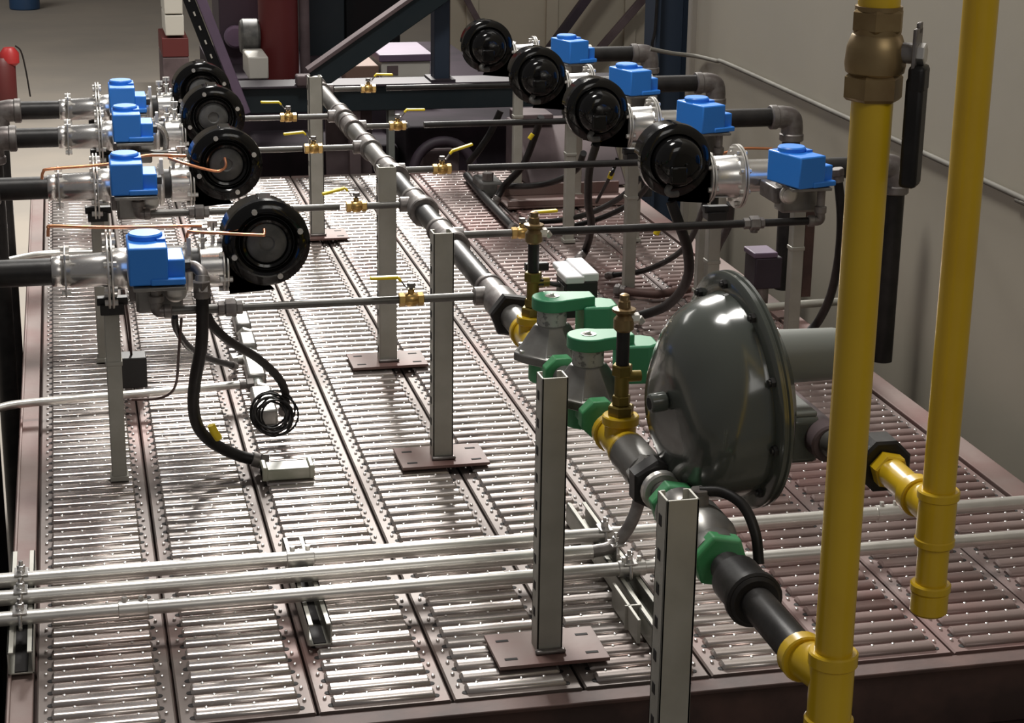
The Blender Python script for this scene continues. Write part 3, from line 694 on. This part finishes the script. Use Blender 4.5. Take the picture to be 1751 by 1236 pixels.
for o, _, lb, Ys in sets:
    for i in range(4):
        OX, OZ = (LOFF if Ys is LY else ROFF)[i]
        if o in (lgl, lgr, lgr2): OZ = 0
        if o is acr and i == 0: o.rotation_euler = (0, 0, radians(17))
        c_ = o if i == 0 else copy_tree(o, mv(o, (OX, Ys[i]-Ys[0], OZ)))
        c_['label'] = lb % NTH[i]

# copper pilot tubes
def single(name, m, label, cat, pts, rr, group=None, n=10, kids_=None):
    q = MB(); q.tube(pts, rr, n); o = q.build(name, m); tag(o, label, cat, group); return o
def hang(name, label, cat, pts, rr, m='rubber', group=None, tagat=None, ends=None):
    # a hose with its end fittings and, where the photo shows one, a yellow tag sleeve
    o = thing(name, label, cat, pts[0], group)
    q = MB(); q.tube(pts, rr, 12); q.build('hose', m, o)
    for e in (ends or []):
        P0 = Vector(pts[0] if e == 0 else pts[-1]); P1 = Vector(pts[1] if e == 0 else pts[-2]); d = (P1-P0).normalized()
        q = MB(); q.hexa(P0-d*.012, P0+d*.006, rr*1.45); q.cyl(P0+d*.006, P0+d*.022, rr*1.25, 14, ch=.001); q.build('end_fitting', 'dullsteel', o)
    if tagat:
        a, b_ = Vector(tagat[0]), Vector(tagat[1]); q = MB(); q.cyl(a, b_, rr*1.12, 14); lab(q.build('tag_sleeve', 'yellowbright', o), 'yellow tag sleeve')
    return o
single('copper_tube', 'copper', 'straight copper tube above the nearest left burner with its end bent down', 'tube', [(0.049, 3.800, 0.540), (0.051, 3.800, 0.556), (0.061, 3.800, 0.561), (0.173, 3.790, 0.556), (0.352, 3.780, 0.555)], .0034, 'copper pilot tubes')
single('copper_tube', 'copper', 'copper tube curling into the inlet of the nearest left blower', 'tube', [(0.318, 3.760, 0.529), (0.322, 3.740, 0.551), (0.336, 3.730, 0.554), (0.456, 3.710, 0.548), (0.469, 3.710, 0.549), (0.471, 3.720, 0.557)], .0034, 'copper pilot tubes')
single('copper_tube', 'copper', 'copper tube over the second nearest left burner, end bent down', 'tube', [(0.031, 4.560, 0.499), (0.035, 4.560, 0.516), (0.054, 4.560, 0.523), (0.193, 4.560, 0.531), (0.276, 4.560, 0.548), (0.372, 4.600, 0.536)], .0036, 'copper pilot tubes')
single('copper_tube', 'copper', 'copper tube bending into the second nearest left blower', 'tube', [(0.329, 4.580, 0.537), (0.369, 4.560, 0.525), (0.434, 4.555, 0.507), (0.455, 4.555, 0.509), (0.464, 4.555, 0.520), (0.462, 4.560, 0.538)], .0036, 'copper pilot tubes')
single('copper_tube', 'copper', 'copper tube behind the nearest blue actuator of the right row', 'tube', [(1.867, 4.950, 0.429), (1.926, 4.950, 0.441), (2.013, 4.950, 0.438)], .004, 'copper pilot tubes')

# flexible hoses, left
G = 'black flexible hoses'
hang('flexible_hose', 'black hose looping down from the nearest left burner, yellow tag near its end', 'hose',
     [(0.333, 3.560, 0.487), (0.333, 3.560, 0.440), (0.331, 3.600, 0.358), (0.320, 3.660, 0.267), (0.318, 3.720, 0.192), (0.330, 3.770, 0.127), (0.361, 3.800, 0.081), (0.411, 3.820, 0.044), (0.463, 3.820, 0.026)], .0125, 'rubber', G, None, [0, 1])
hang('flexible_hose', 'black hose arching right from the nearest left burner to a grey coupling', 'hose',
     [(0.350, 3.700, 0.437), (0.355, 3.720, 0.376), (0.395, 3.780, 0.313), (0.467, 3.900, 0.232), (0.518, 3.980, 0.161), (0.538, 4.020, 0.110), (0.536, 4.030, 0.068)], .0095, 'rubber', G, None, [1])
hang('flexible_hose', 'thin black hose under the nearest left burner ending at grey fittings', 'hose',
     [(0.291, 3.800, 0.363), (0.296, 3.840, 0.324), (0.325, 3.950, 0.251), (0.371, 4.100, 0.177), (0.448, 4.300, 0.092)], .0075, 'rubber', G, None, [1])
q = MB(); q.tube([(0.355, 3.765, 0.134), (0.361, 3.765, 0.119), (0.370, 3.770, 0.102)], .0085, 10); tag(q.build('tag_sleeve', 'yellowbright'), 'short yellow tag sleeve on the looping black hose below the nearest left burner', 'tag')
hang('conduit_elbow', 'grey cable elbow beside the nearest left blue actuator', 'elbow', [(0.307, 3.600, 0.517), (0.324, 3.590, 0.518), (0.336, 3.570, 0.507), (0.334, 3.560, 0.485)], .0115, 'dullsteel', None, None, [1])
hang('flexible_hose', 'pale hose bend beside the third nearest left blue actuator', 'hose', [(0.325, 5.200, 0.505), (0.344, 5.200, 0.495), (0.355, 5.200, 0.471), (0.352, 5.200, 0.427)], .008, 'chrome', G)
hang('signal_wire', 'thin rusty wire hanging under the nearest left burner', 'wire', [(0.305, 3.800, 0.356), (0.302, 3.900, 0.257), (0.301, 4.100, 0.115), (0.272, 4.200, 0.056), (0.207, 4.220, 0.049)], .003, 'rustbrown')
# grey conduit bodies lying along the deck under the hoses
r = thing('conduit_run', 'grey conduit bodies and fittings lying on the deck behind the looping hose', 'conduit', (0.504, 4.476, 0.012))
A = Vector((0.503, 4.150, 0.030)); B = Vector((0.521, 5.058, 0.030)); d = (B-A).normalized()
def cb(t0, t1, wd, nm, mt='casting'):
    m = MB(); c_ = A+(B-A)*((t0+t1)/2); L = ((B-A)*(t1-t0)).length
    m.box(c_+Vector((0, 0, .004)), (L, wd, .038), 0, d.to_track_quat('X', 'Z').to_matrix()); m.build(nm, mt, r, bevel=.006)
cb(-.08, .12, .050, 'conduit_body'); cb(.22, .42, .044, 'conduit_body'); cb(.50, .62, .040, 'conduit_body'); cb(.70, .95, .040, 'conduit_body')
m = MB(); m.cyl(A-d*.06, B, .014, 14); m.build('conduit', 'regcyl', r)
for t in (.15, .45, .66): m = MB(); m.hexa(A+(B-A)*t-d*.012, A+(B-A)*t+d*.012, .022); m.build('lock_nut', 'steel', r)
m = MB(); P = Vector((0.460, 4.534, 0.030)); m.cyl(P, P+Vector((.07, .02, .0)), .012, 12); m.hexa(P, P+Vector((.014, .003, 0)), .018); m.build('side_fitting', 'steel', r)
# coil of thin black wire and cloudy plastic block
c0 = Vector((0.511, 3.985, 0.030))
o = MB()
for k in range(9):
    rr = .034+.010*random.random(); o.torus(c0+Vector((random.uniform(-.014, .014), random.uniform(-.02, .02), .040+random.uniform(-.006, .012))), (random.uniform(-.5, .3), -1, .5+random.uniform(-.35, .35)), rr, .0026, 26, 6)
tag(o.build('wire_coil', 'rubber'), 'coil of thin black wire on the deck beside the looping hose', 'wire coil')
P = Vector((0.511, 3.755, 0.012))
m = MB(); m.bb(P.x-.055, P.x+.055, P.y-.018, P.y+.035, .0115, .036); m.bb(P.x-.055, P.x-.043, P.y-.02, P.y+.037, .0115, .041); m.bb(P.x+.043, P.x+.055, P.y-.02, P.y+.037, .0115, .041)
tag(m.build('plastic_block', 'clear', bevel=.003), 'cloudy pale plastic block lying on the deck below the wire coil', 'block')
P = Vector((0.215, 4.381, 0.012))
r = thing('sensor_box', 'small dark box beside the leg of the nearest left burner', 'box', (P.x, P.y, .012))
m = MB(); m.bb(P.x-.030, P.x+.034, P.y-.02, P.y+.04, .03, .105); m.build('case', 'blackmatte', r, bevel=.003)
m = MB(); m.cyl((P.x-.01, P.y, .012), (P.x-.01, P.y, .032), .009, 12); m.cyl((P.x+.015, P.y, .012), (P.x+.015, P.y, .032), .009, 12); m.build('stub', 'dullsteel', r)
q = hang('signal_wire', 'dark wire running up from the small dark box beside the left leg', 'wire', [(P.x, P.y+.01, .10), (P.x-.004, P.y-.05, .2), (P.x-.02, P.y-.2, .36), (P.x-.03, P.y-.25, .42)], .003, 'rustbrown')

# ---------------------------------------------------------------- conduit rails across the front of the deck
def rail(label, y, x0, x1, z, rr, cps):
    r = thing('conduit_rail', label, 'conduit', ((x0+x1)/2, y, z), 'pale conduit rails across the deck')
    m = MB(); m.cyl((x0, y, z), (x1, y, z), rr, 20); m.build('tube', 'steel', r)
    for cx in cps:
        m = MB(); m.cyl((cx-.025, y, z), (cx+.025, y, z), rr*1.22, 18, ch=.001)
        for sx in (-.014, .014): m.hexa((cx+sx, y, z+rr*1.1), (cx+sx, y, z+rr*1.1+.009), .005)
        m.build('coupling', 'steel', r)
    return r
RZ = .066
rail('farthest of the three pale conduit rails crossing the front of the deck', 3.196, -.6, 2.055, RZ, .0135, [.47, 1.62])
r = rail('middle of the three pale conduit rails, its right end bending up to the valves', 3.120, -.6, 1.0, RZ, .0135, [])
m = MB(); m.tube([(.998, 3.12, RZ), (1.04, 3.122, RZ+.008), (1.075, 3.13, RZ+.045), (1.095, 3.14, RZ+.10), (1.10, 3.15, RZ+.20)], .012, 14); lab(m.build('bend', 'dullsteel', r), 'duller curved end')
rail('nearest of the three pale conduit rails crossing the front of the deck', 3.034, -.6, 2.055, RZ, .0125, [.165, 1.05])
def stub(x, y0, y1, label, clampys):
    r = thing('strut_rail', label, 'strut', (x, (y0+y1)/2, .0115), 'short slotted struts under the conduit rails')
    m = MB(); t = .003; z0, z1 = .0118, .052
    m.bb(x-.021, x+.021, y0, y1, z0, z0+t); m.bb(x-.021, x-.021+t, y0, y1, z0, z1); m.bb(x+.021-t, x+.021, y0, y1, z0, z1); m.bb(x-.021, x-.011, y0, y1, z1-t, z1); m.bb(x+.011, x+.021, y0, y1, z1-t, z1)
    m.build('channel', 'galv', r, bevel=.0006)
    m = MB(); m.bb(x-.0108, x+.0108, y0+.001, y1-.001, z0+t, z0+t+.002); m.build('slot', 'hole', r)
    for yc in clampys:
        m = MB()
        for s_ in (-1, 1): m.tube([(x+.0, yc+s_*.018, z1-.002), (x, yc+s_*.016, RZ), (x, yc+s_*.009, RZ+.0135), (x, yc, RZ+.017)], .0035, 8)
        m.hexa((x, yc, RZ+.014), (x, yc, RZ+.027), .0075); m.cyl((x, yc, RZ+.025), (x, yc, RZ+.035), .0038, 8)
        m.bb(x-.012, x+.012, yc-.018, yc+.018, RZ+.0125, RZ+.0155); m.build('clamp', 'chrome', r, bevel=.001)
    return r
stub(-.022, 2.93, 3.36, 'short strut with shiny clamps at the left edge of the deck', [3.034, 3.12, 3.196])
stub(.472, 2.94, 3.33, 'short strut under the conduit rails at the third deck plank', [])
stub(1.045, 2.80, 3.40, 'short strut under the conduit rails right of the front strut post', [3.034, 3.12, 3.196])
m = MB(); m.bb(1.005, 1.011, 2.84, 3.0, .012, .056); m.bb(1.0, 1.03, 2.90, 2.905, .012, .056); tag(m.build('strut_cover', 'galv', bevel=.001), 'loose strut strip beside the right conduit support', 'strip')
hang('thin_conduit', 'thin pale conduit crossing the left planks behind the nearest burner leg', 'conduit', [(-0.125, 4.220, 0.029), (-0.087, 4.240, 0.041), (-0.009, 4.250, 0.046), (0.242, 4.265, 0.048), (0.480, 4.280, 0.052)], .0095, 'steel', None, None, [1])
hang('thin_conduit', 'pale conduit across the deck behind the nearest left air pipe', 'conduit', [(-0.105, 5.646, 0.030), (-0.022, 5.703, 0.030), (0.067, 5.717, 0.030), (0.288, 5.701, 0.030)], .012, 'steel')
hang('wall_conduit', 'thin grey conduit running along the beige right wall', 'conduit', [(2.18, .2, .60), (2.18, 1.5, .60), (2.180, 3.676, 0.533), (2.180, 3.808, 0.537), (2.180, 4.803, 0.541), (2.180, 5.789, 0.543), (2.178, 5.927, 0.537), (2.165, 6.100, 0.528), (2.082, 6.100, 0.539), (2.004, 6.100, 0.555)], .007, 'dullconduit')

# ---------------------------------------------------------------- hoses of the right row and one seam shadow
HR = [
 ('thick black hose curving down behind the big grey regulator', [(1.495, 4.250, 0.459), (1.518, 4.250, 0.401), (1.559, 4.300, 0.321), (1.593, 4.400, 0.220), (1.608, 4.600, 0.099), (1.562, 4.735, 0.030)], .013, None, [1]),
 ('thin glossy hose sweeping left from the nearest right blower to the deck', [(1.614, 4.350, 0.425), (1.665, 4.600, 0.274), (1.684, 4.800, 0.176), (1.680, 5.050, 0.074), (1.617, 5.178, 0.030)], .008, None, [1]),
 ('black hose hanging straight down from the second nearest right blower', [(1.508, 4.970, 0.463), (1.512, 5.050, 0.374), (1.539, 5.150, 0.259), (1.578, 5.250, 0.166), (1.600, 5.380, 0.062), (1.569, 5.344, 0.040)], .0115, None, [1]),
 ('black hose running left above the deck to the nearest right ball valve', [(1.677, 5.100, 0.333), (1.678, 5.300, 0.234), (1.659, 5.550, 0.132), (1.618, 5.750, 0.065), (1.545, 5.882, 0.030)], .0085, None, [1]),
 ('black hose sagging from the second right leg toward the deck', [(1.752, 5.200, 0.319), (1.754, 5.400, 0.202), (1.726, 5.650, 0.092), (1.632, 5.800, 0.026), (1.508, 5.772, 0.030)], .0085, None, []),
 ('black hose sagging below the third right burner', [(1.645, 5.600, 0.310), (1.649, 5.700, 0.238), (1.622, 5.850, 0.170), (1.571, 6.000, 0.125), (1.563, 6.402, 0.040)], .0105, None, []),
 ('black hose slanting down from the farthest right blower', [(1.607, 6.000, 0.354), (1.595, 6.050, 0.267), (1.570, 6.100, 0.170), (1.532, 6.200, 0.084), (1.498, 6.191, 0.030)], .012, None, [1]),
 ('dark hose behind the second right branch pipe near the beam', [(1.584, 6.500, 0.288), (1.547, 6.500, 0.210), (1.505, 6.500, 0.148), (1.482, 6.550, 0.097)], .012, None, []),
 ('dark round bar standing in for a seam shadow, left of the right row', [(1.494, 6.645, 0.030), (1.482, 6.345, 0.030), (1.478, 6.067, 0.030), (1.475, 5.794, 0.030)], .014, None, [1]),  # dark tube laid along the plank gap to stand for its shadow
 ('reddish brown hose lying on the deck behind the pressure switch', [(1.599, 5.016, 0.030), (1.644, 4.982, 0.030), (1.706, 4.958, 0.030), (1.801, 4.993, 0.030)], .012, None, [0]),
 ('black hose bowing down beside the thick yellow riser to the wall', [(1.916, 4.250, 0.515), (1.933, 4.250, 0.406), (1.955, 4.300, 0.289), (1.983, 4.400, 0.163), (1.988, 4.480, 0.072), (1.958, 4.488, 0.030)], .0115, None, [0]),
 ('dark hose behind the blower side leg of the nearest right burner', [(1.700, 4.400, 0.418), (1.732, 4.500, 0.334), (1.779, 4.700, 0.230), (1.853, 4.950, 0.111)], .011, None, []),
]
for i, (lb, pts, rr, t, e) in enumerate(HR): hang('flexible_hose', lb, 'hose', pts, rr, 'rubber' if i != 9 else 'rustbrown', G, t, e)
for k, (a, b_, lb) in enumerate([((1.564, 5.000, 0.376), (1.557, 5.000, 0.357), 'small yellow tag hanging right of the second right branch pipe'), ((1.482, 4.300, 0.383), (1.475, 4.300, 0.367), 'small yellow tag just below the nearest right branch pipe'), ((1.556, 5.900, 0.318), (1.544, 5.900, 0.301), 'small yellow tag near the farthest right hoses')]):
    q = MB(); q.cyl(a, b_, .0075, 12, ch=.001); tag(q.build('tag_sleeve', 'yellowbright', bevel=.001), lb, 'tag')
hang('signal_wire', 'thin black cord carrying the yellow tag under the second right burner', 'wire', [(1.578, 5.000, 0.415), (1.569, 5.000, 0.386), (1.560, 5.000, 0.366), (1.578, 5.200, 0.247)], .005, 'rubber')
# dark strap, junction box and conduit behind the regulator
m = MB(); m.bb(1.850, 1.874, TYR-.03, TYR-.02, .20, .462); tag(m.build('strap', 'rustbrown'), 'dark brown strap hanging beside the leg behind the grey regulator', 'strap')
P = Vector((1.978, 4.875, 0.012))
r = thing('junction_box', 'purplish junction box on a stub behind the grey regulator', 'box', (P.x, P.y, .012))
m = MB(); m.bb(P.x-.035, P.x+.045, P.y-.03, P.y+.06, .06, .150); m.build('case', 'darkpurple', r, bevel=.004)
m = MB(); m.bb(P.x-.04, P.x+.03, P.y-.03, P.y+.06, .150, .165); m.build('lid', 'purple', r, bevel=.003)
m = MB(); m.cyl((P.x, P.y, .012), (P.x, P.y, .065), .018, 14); m.build('stub', 'dullsteel', r)
hang('thin_conduit', 'pale conduit low behind the right legs near the wall', 'conduit', [(1.901, 4.727, 0.040), (2.010, 4.743, 0.040), (2.171, 4.757, 0.040)], .011, 'galv')
# ---------------------------------------------------------------- steel frame and clutter behind the deck
BY = 7.12
r = thing('steel_beam', 'dark blue steel beam behind the far end of the deck', 'beam', (1.4, BY, .19))
m = MB(); m.bb(.62, 2.34, BY, BY+.10, .192, .287); m.build('web', 'teal', r, bevel=.003)
m = MB(); m.bb(.62, 2.34, BY-.02, BY+.14, .287, .296); m.build('top_flange', 'darkpurple', r, bevel=.002)
r = thing('steel_column', 'blue steel column standing on the beam behind the deck', 'column', (1.50, BY+.06, .296))
m = MB(); m.bb(1.468, 1.528, BY+.02, BY+.10, .296, 2.0); m.build('shaft', 'navy', r, bevel=.003)
m = MB(); m.bb(1.45, 1.545, BY-.01, BY+.13, .296, .306); m.build('foot_plate', 'darkpurple', r)
m = MB(); m.bb(1.530, 1.545, BY+.10, BY+.13, .296, 2.0); m.build('edge_strip', 'brown', r)
r = thing('steel_column', 'wide dark blue steel column at the end of the right wall', 'column', (2.41, BY+.1, FZ))
m = MB(); m.bb(2.343, 2.36, BY, BY+.16, FZ, 2.2); m.bb(2.470, 2.487, BY, BY+.16, FZ, 2.2); m.bb(2.36, 2.470, BY+.06, BY+.075, FZ, 2.2); m.build('shaft', 'navy', r, bevel=.002)
m = MB(); m.tube([(2.345, BY-.01, .32), (2.325, BY-.01, .42), (2.335, BY-.012, .5), (2.34, BY-.012, .8)], .006, 8); m.build('cable', 'rubber', r)
def beamlet(name, label, p0, p1, wd, dp, mt, cat='brace', holes=0, mt2=None):
    p0 = Vector(p0); p1 = Vector(p1); d = p1-p0; L = d.length
    X = d.normalized(); Y = Vector((0, 1, 0)); Y = (Y-X*Y.dot(X)).normalized(); Z = X.cross(Y)
    rot = Matrix((tuple(X), tuple(Y), tuple(Z))).transposed()
    r = thing(name, label, cat, p0)
    m = MB(); m.box((p0+p1)/2, (L, dp, wd), 0, rot); m.build('bar', mt, r, bevel=.003)
    return r, rot, X, Y, Z, L
r, rot, X, Y, Z, L = beamlet('diagonal_brace', 'pale purple diagonal brace rising left from the dark beam', (.742, BY-.03, .20), (.46, BY-.03, .99), .036, .05, 'purple')
m = MB(); c_ = Vector((.742, BY-.01, .20))+X*(L/2)
m.box(c_+Z*.042*(1 if (Z.x < 0) else -1), (L, .06, .040), 0, rot); m.build('perforated_web', 'black', r)
m = MB()
for k in range(14):
    P = Vector((.742, BY-.042, .20))+X*(.08+.055*k)+Z*.042*(1 if (Z.x < 0) else -1); m.box(P, (.016, .004, .006), 0, rot)
m.build('perforation', 'offwhite', r)
r, rot, X, Y, Z, L = beamlet('diagonal_brace', 'dark diagonal brace rising right from the dark beam to the blue column', (1.0, BY-.03, .318), (2.1, BY-.03, 1.058), .085, .05, 'teal')
m = MB(); m.box(Vector((1.0, BY-.03, .318))+X*(L/2)+Z*(.045 if Z.z > 0 else -.045), (L, .075, .014), 0, rot); m.build('top_flange', 'mauve', r, bevel=.002)
m = MB(); m.bb(.935, 1.02, BY-.04, BY+.03, .296, .335); m.build('gusset', 'mauve', r, bevel=.006)
beamlet('wall_brace', 'thin slanted tube in front of the cream rear wall, left', (1.861, 9.500, 0.728), (2.418, 9.500, -0.280), .03, .03, 'mauve')
beamlet('wall_brace', 'thicker slanted tube rising right in front of the cream rear wall', (2.378, 9.450, -0.098), (3.219, 9.450, 1.031), .045, .04, 'darkpurple')
beamlet('wall_brace', 'faint slanted tube beside the wide blue column', (2.649, 9.500, -0.091), (3.464, 9.500, 0.826), .04, .03, 'mauve')
# legs of the frame under the beam
for i, (x, lb) in enumerate([(.70, 'dark frame leg under the left end of the beam'), (1.16, 'pinkish frame leg under the middle of the beam'), (1.30, 'pale slim frame leg under the middle of the beam')]):
    m = MB(); m.bb(x-.03+.01*i, x+.03-.008*i, BY+.02, BY+.08, FZ, .192); tag(m.build('frame_leg', ['darkpurple', 'mauve', 'regcyl'][i], bevel=.002), lb, 'leg')
m = MB(); m.bb(1.06, 1.24, BY+.11, BY+.13, -.1, .192); tag(m.build('backing_plate', 'mauve', bevel=.002), 'greyish plate just under the middle of the dark beam', 'plate')
m = MB(); m.bb(1.38, 2.1, BY+.14, BY+.6, FZ, .10); tag(m.build('process_machine', 'bench', bevel=.02), 'dusty dark machine base below the right half of the dark beam', 'machine')
m = MB(); m.bb(.80, 1.36, BY+.2, BY+.6, FZ, .02); tag(m.build('process_machine', 'bench', bevel=.02), 'low dark machine base below the beam, left of the pale leg', 'machine')
r = thing('hose_reel', 'dark round hoop standing behind the far right edge of the deck', 'hoop', (1.45, 6.95, -.05))
m = MB(); m.torus((1.47, 6.96, -.02), (0, -1, .15), .115, .020, 36, 10, a0=0, a1=2*pi); m.build('hoop', 'darkpurple', r)
m = MB(); m.bb(1.40, 1.54, 7.0, 7.08, -.3, .05); m.build('plate', 'mauve', r, bevel=.01)
# clutter on the deck under the far right burners
P = Vector((1.710, 6.572, 0.012))
r = thing('sloped_box', 'dusty mauve sloped box under the farthest right burners', 'box', (P.x, P.y, .012))
m = MB(); m.prism([(P.y-.10, .012), (P.y+.30, .012), (P.y+.30, .20), (P.y+.16, .20)], P.x-.02, P.x+.34, 'yz'); m.build('case', 'mauve', r, bevel=.006)
m = MB(); m.bb(P.x-.01, P.x+.12, P.y+.13, P.y+.29, .20, .235); m.build('lid', 'mauve', r, bevel=.004)
r = thing('cable_tray', 'long dull pink cable tray across the deck below the second right burner', 'tray', (1.747, 6.327, 0.012))
P = Vector((1.736, 6.243, 0.012))
m = MB(); m.bb(P.x-.20, P.x+.24, P.y-.09, P.y+.09, .012, .020); m.bb(P.x-.20, P.x+.24, P.y+.08, P.y+.09, .02, .06); m.bb(P.x-.20, P.x+.24, P.y-.09, P.y-.08, .02, .04); m.build('pan', 'rustpink', r, bevel=.002)
r = thing('junction_box', 'small dusty pipe fitting cluster at the left of the right row', 'fitting', (1.503, 6.348, 0.012))
P = Vector((1.509, 6.376, 0.012)); m = MB(); m.bb(P.x-.03, P.x+.05, P.y-.05, P.y+.10, .012, .07); m.build('case', 'motorgrey', r, bevel=.008)
m = MB(); m.hexa((P.x-.0, P.y-.02, .07), (P.x, P.y-.02, .10), .02); m.build('gland', 'dullsteel', r)
# things farther back on a bench behind the beam
m = MB(); m.bb(.72, 1.92, 7.75, 9.2, FZ, .16); struct(m.build('trim_3', 'bench'))
def bx(name, label, cat, px0, px1, pt, pb, Y, d, mt, bev=.006):
    P = gyc(px0, pb, Y); Q = gyc(px1, pt, Y)
    return P, Q
def simple_box(name, label, cat, lo, hi, d, mt, lid=None, panel=None, group=None):
    x0, y, z0 = lo; x1, _, z1 = hi
    r = thing(name, label, cat, ((x0+x1)/2, y+d/2, z0), group)
    m = MB(); m.bb(x0, x1, y, y+d, z0, z1); m.build('case', mt, r, bevel=.006)
    if lid: m = MB(); m.bb(x0-.01, x1+.01, y-.01, y+d+.01, z1, z1+.03); m.build('lid', lid, r, bevel=.004)
    if panel: m = MB(); w_ = x1-x0; h = z1-z0; m.bb(x0+w_*.12, x0+w_*.34, y-.004, y, z0+h*.2, z0+h*.75); m.build('panel', panel, r)
    return r
simple_box('equipment_box', 'off white box with purple lid behind the blue column foot', 'box', (1.369, 7.800, 0.207), (1.577, 7.800, 0.275), .35, 'offwhite', 'purple', 'mauve')
simple_box('carton', 'brown carton beside the off white box behind the beam', 'carton', (1.215, 7.780, 0.198), (1.357, 7.780, 0.263), .3, 'brown')
simple_box('control_box', 'pale grey control box behind the beam, under a dark shelf', 'box', (0.830, 7.900, 0.198), (0.914, 7.900, 0.290), .25, 'offwhite')
simple_box('machine_cabinet', 'tall dark purple machine cabinet behind the pale purple brace', 'cabinet', (0.770, 8.600, 0.079), (0.972, 8.600, 0.595), .4, 'darkpurple')
r = thing('gauge', 'round lilac gauge on the dark purple machine', 'gauge', (0.836, 8.560, 0.288))
m = MB(); m.lathe((0.837, 8.580, 0.285), (0, -1, 0), [(0, .05), (.03, .05), (.04, .04), (.04, 0)], 24); m.build('case', 'purple', r)
r = thing('motor', 'dull grey motor beside the lilac gauge behind the beam', 'motor', (0.893, 8.200, 0.270))
m = MB(); m.cyl((0.827, 8.220, 0.333), (0.909, 8.220, 0.332), .075, 20, ch=.01); m.build('body', 'motorgrey', r)
r = thing('red_tank', 'dark red upright tank between the purple machine and the dark cabinet', 'tank', (0.985, 8.200, 0.150))
P0 = Vector((0.990, 8.200, 0.163)); m = MB(); m.lathe((P0.x, P0.y, .16), (0, 0, 1), [(0, .085), (.35, .085)], 28); m.build('lower_shell', 'deepred', r)
m = MB(); m.lathe((P0.x, P0.y, .50), (0, 0, 1), [(0, .088), (1.0, .088), (1.06, .05), (1.06, 0)], 28); lab(m.build('upper_shell', 'red', r), 'brighter red upper shell')
m = MB(); m.cyl((P0.x+.11, P0.y-.02, .16), (P0.x+.105, P0.y-.02, 1.5), .022, 14); lab(m.build('side_pipe', 'mauve', r), 'pale pink side pipe')
simple_box('dark_cabinet', 'tall dark blue cabinet behind the beam, under the dark brace', 'cabinet', (1.175, 8.800, 0.094), (1.361, 8.800, 0.573), .5, 'teal')
simple_box('dark_cabinet', 'black cabinet right of the dark blue one behind the brace', 'cabinet', (1.380, 8.900, 0.080), (1.639, 8.900, 0.560), .5, 'black')
simple_box('white_unit', 'off white appliance stack far behind the left blowers, upper box', 'box', (0.845, 15.000, -0.403), (0.987, 15.000, -0.199), .5, 'offwhite')
simple_box('white_unit', 'off white appliance stack far behind the left blowers, lower box', 'box', (0.848, 15.000, -0.569), (0.992, 15.000, -0.414), .5, 'offwhite')
P0 = Vector((0.819, 15.000, -0.735)); P1 = Vector((1.021, 15.000, -0.590))
simple_box('red_crate', 'dull red crate under the off white appliance stack', 'crate', tuple(P0), tuple(P1), .6, 'deepred')
m = MB(); m.bb(P0.x, P1.x, P0.y, P0.y+.6, FZ, P0.z-.003); tag(m.build('pallet_base', 'mauve', bevel=.01), 'mauve pedestal under the dull red crate', 'pedestal')
# left background
P = Vector((-0.357, 14.500, -0.865))
r = thing('wheeled_tank', 'dark red tank with bright red top on the concrete floor at the left edge', 'tank', (P.x, P.y, FZ))
m = MB(); m.lathe((P.x-.02, P.y, FZ+.06), (0, 0, 1), [(0, .09), (.02, .10), (.34, .10), (.40, .06), (.40, 0)], 24); m.build('body', 'deepred', r)
m = MB(); m.lathe((P.x+.04, P.y, FZ+.40), (0, 0, 1), [(0, .05), (.02, .07), (.09, .07), (.13, .04), (.13, 0)], 20); m.build('head', 'red', r)
m = MB(); m.tube([(-0.271, 14.500, -0.556), (-0.232, 14.500, -0.600), (-0.206, 14.500, -0.739), (-0.185, 14.500, -0.935)], .006, 8); m.build('hose', 'rubber', r)
m = MB(); m.bb(P.x-.1, P.x+.08, P.y-.08, P.y+.08, FZ, FZ+.07); m.build('base', 'black', r)
P = Vector((-0.323, 21.083, -1.100))
r = thing('drum', 'blue drum far back on the concrete floor, cut by the top edge', 'drum', (P.x, P.y+.2, FZ))
m = MB(); m.lathe((P.x, P.y+.2, FZ), (0, 0, 1), [(0, .15), (.01, .16), (.5, .16), (.52, .15)], 24); m.build('shell', 'drum', r)
m = MB(); m.torus((P.x, P.y+.2, FZ+.17), (0, 0, 1), .161, .006); m.build('hoop', 'drum', r)
r = thing('black_cabinet', 'black machine cabinet standing left of the deck', 'cabinet', (-.5, 3.6, FZ))
m = MB(); m.bb(-1.2, -.17, 2.2, 4.85, FZ, -.16); m.build('case', 'black', r, bevel=.01)
m = MB(); m.bb(-.36, -.17, 4.2, 4.6, -.16, -.06); lab(m.build('bracket', 'deepred', r, bevel=.01), 'dark red bracket')
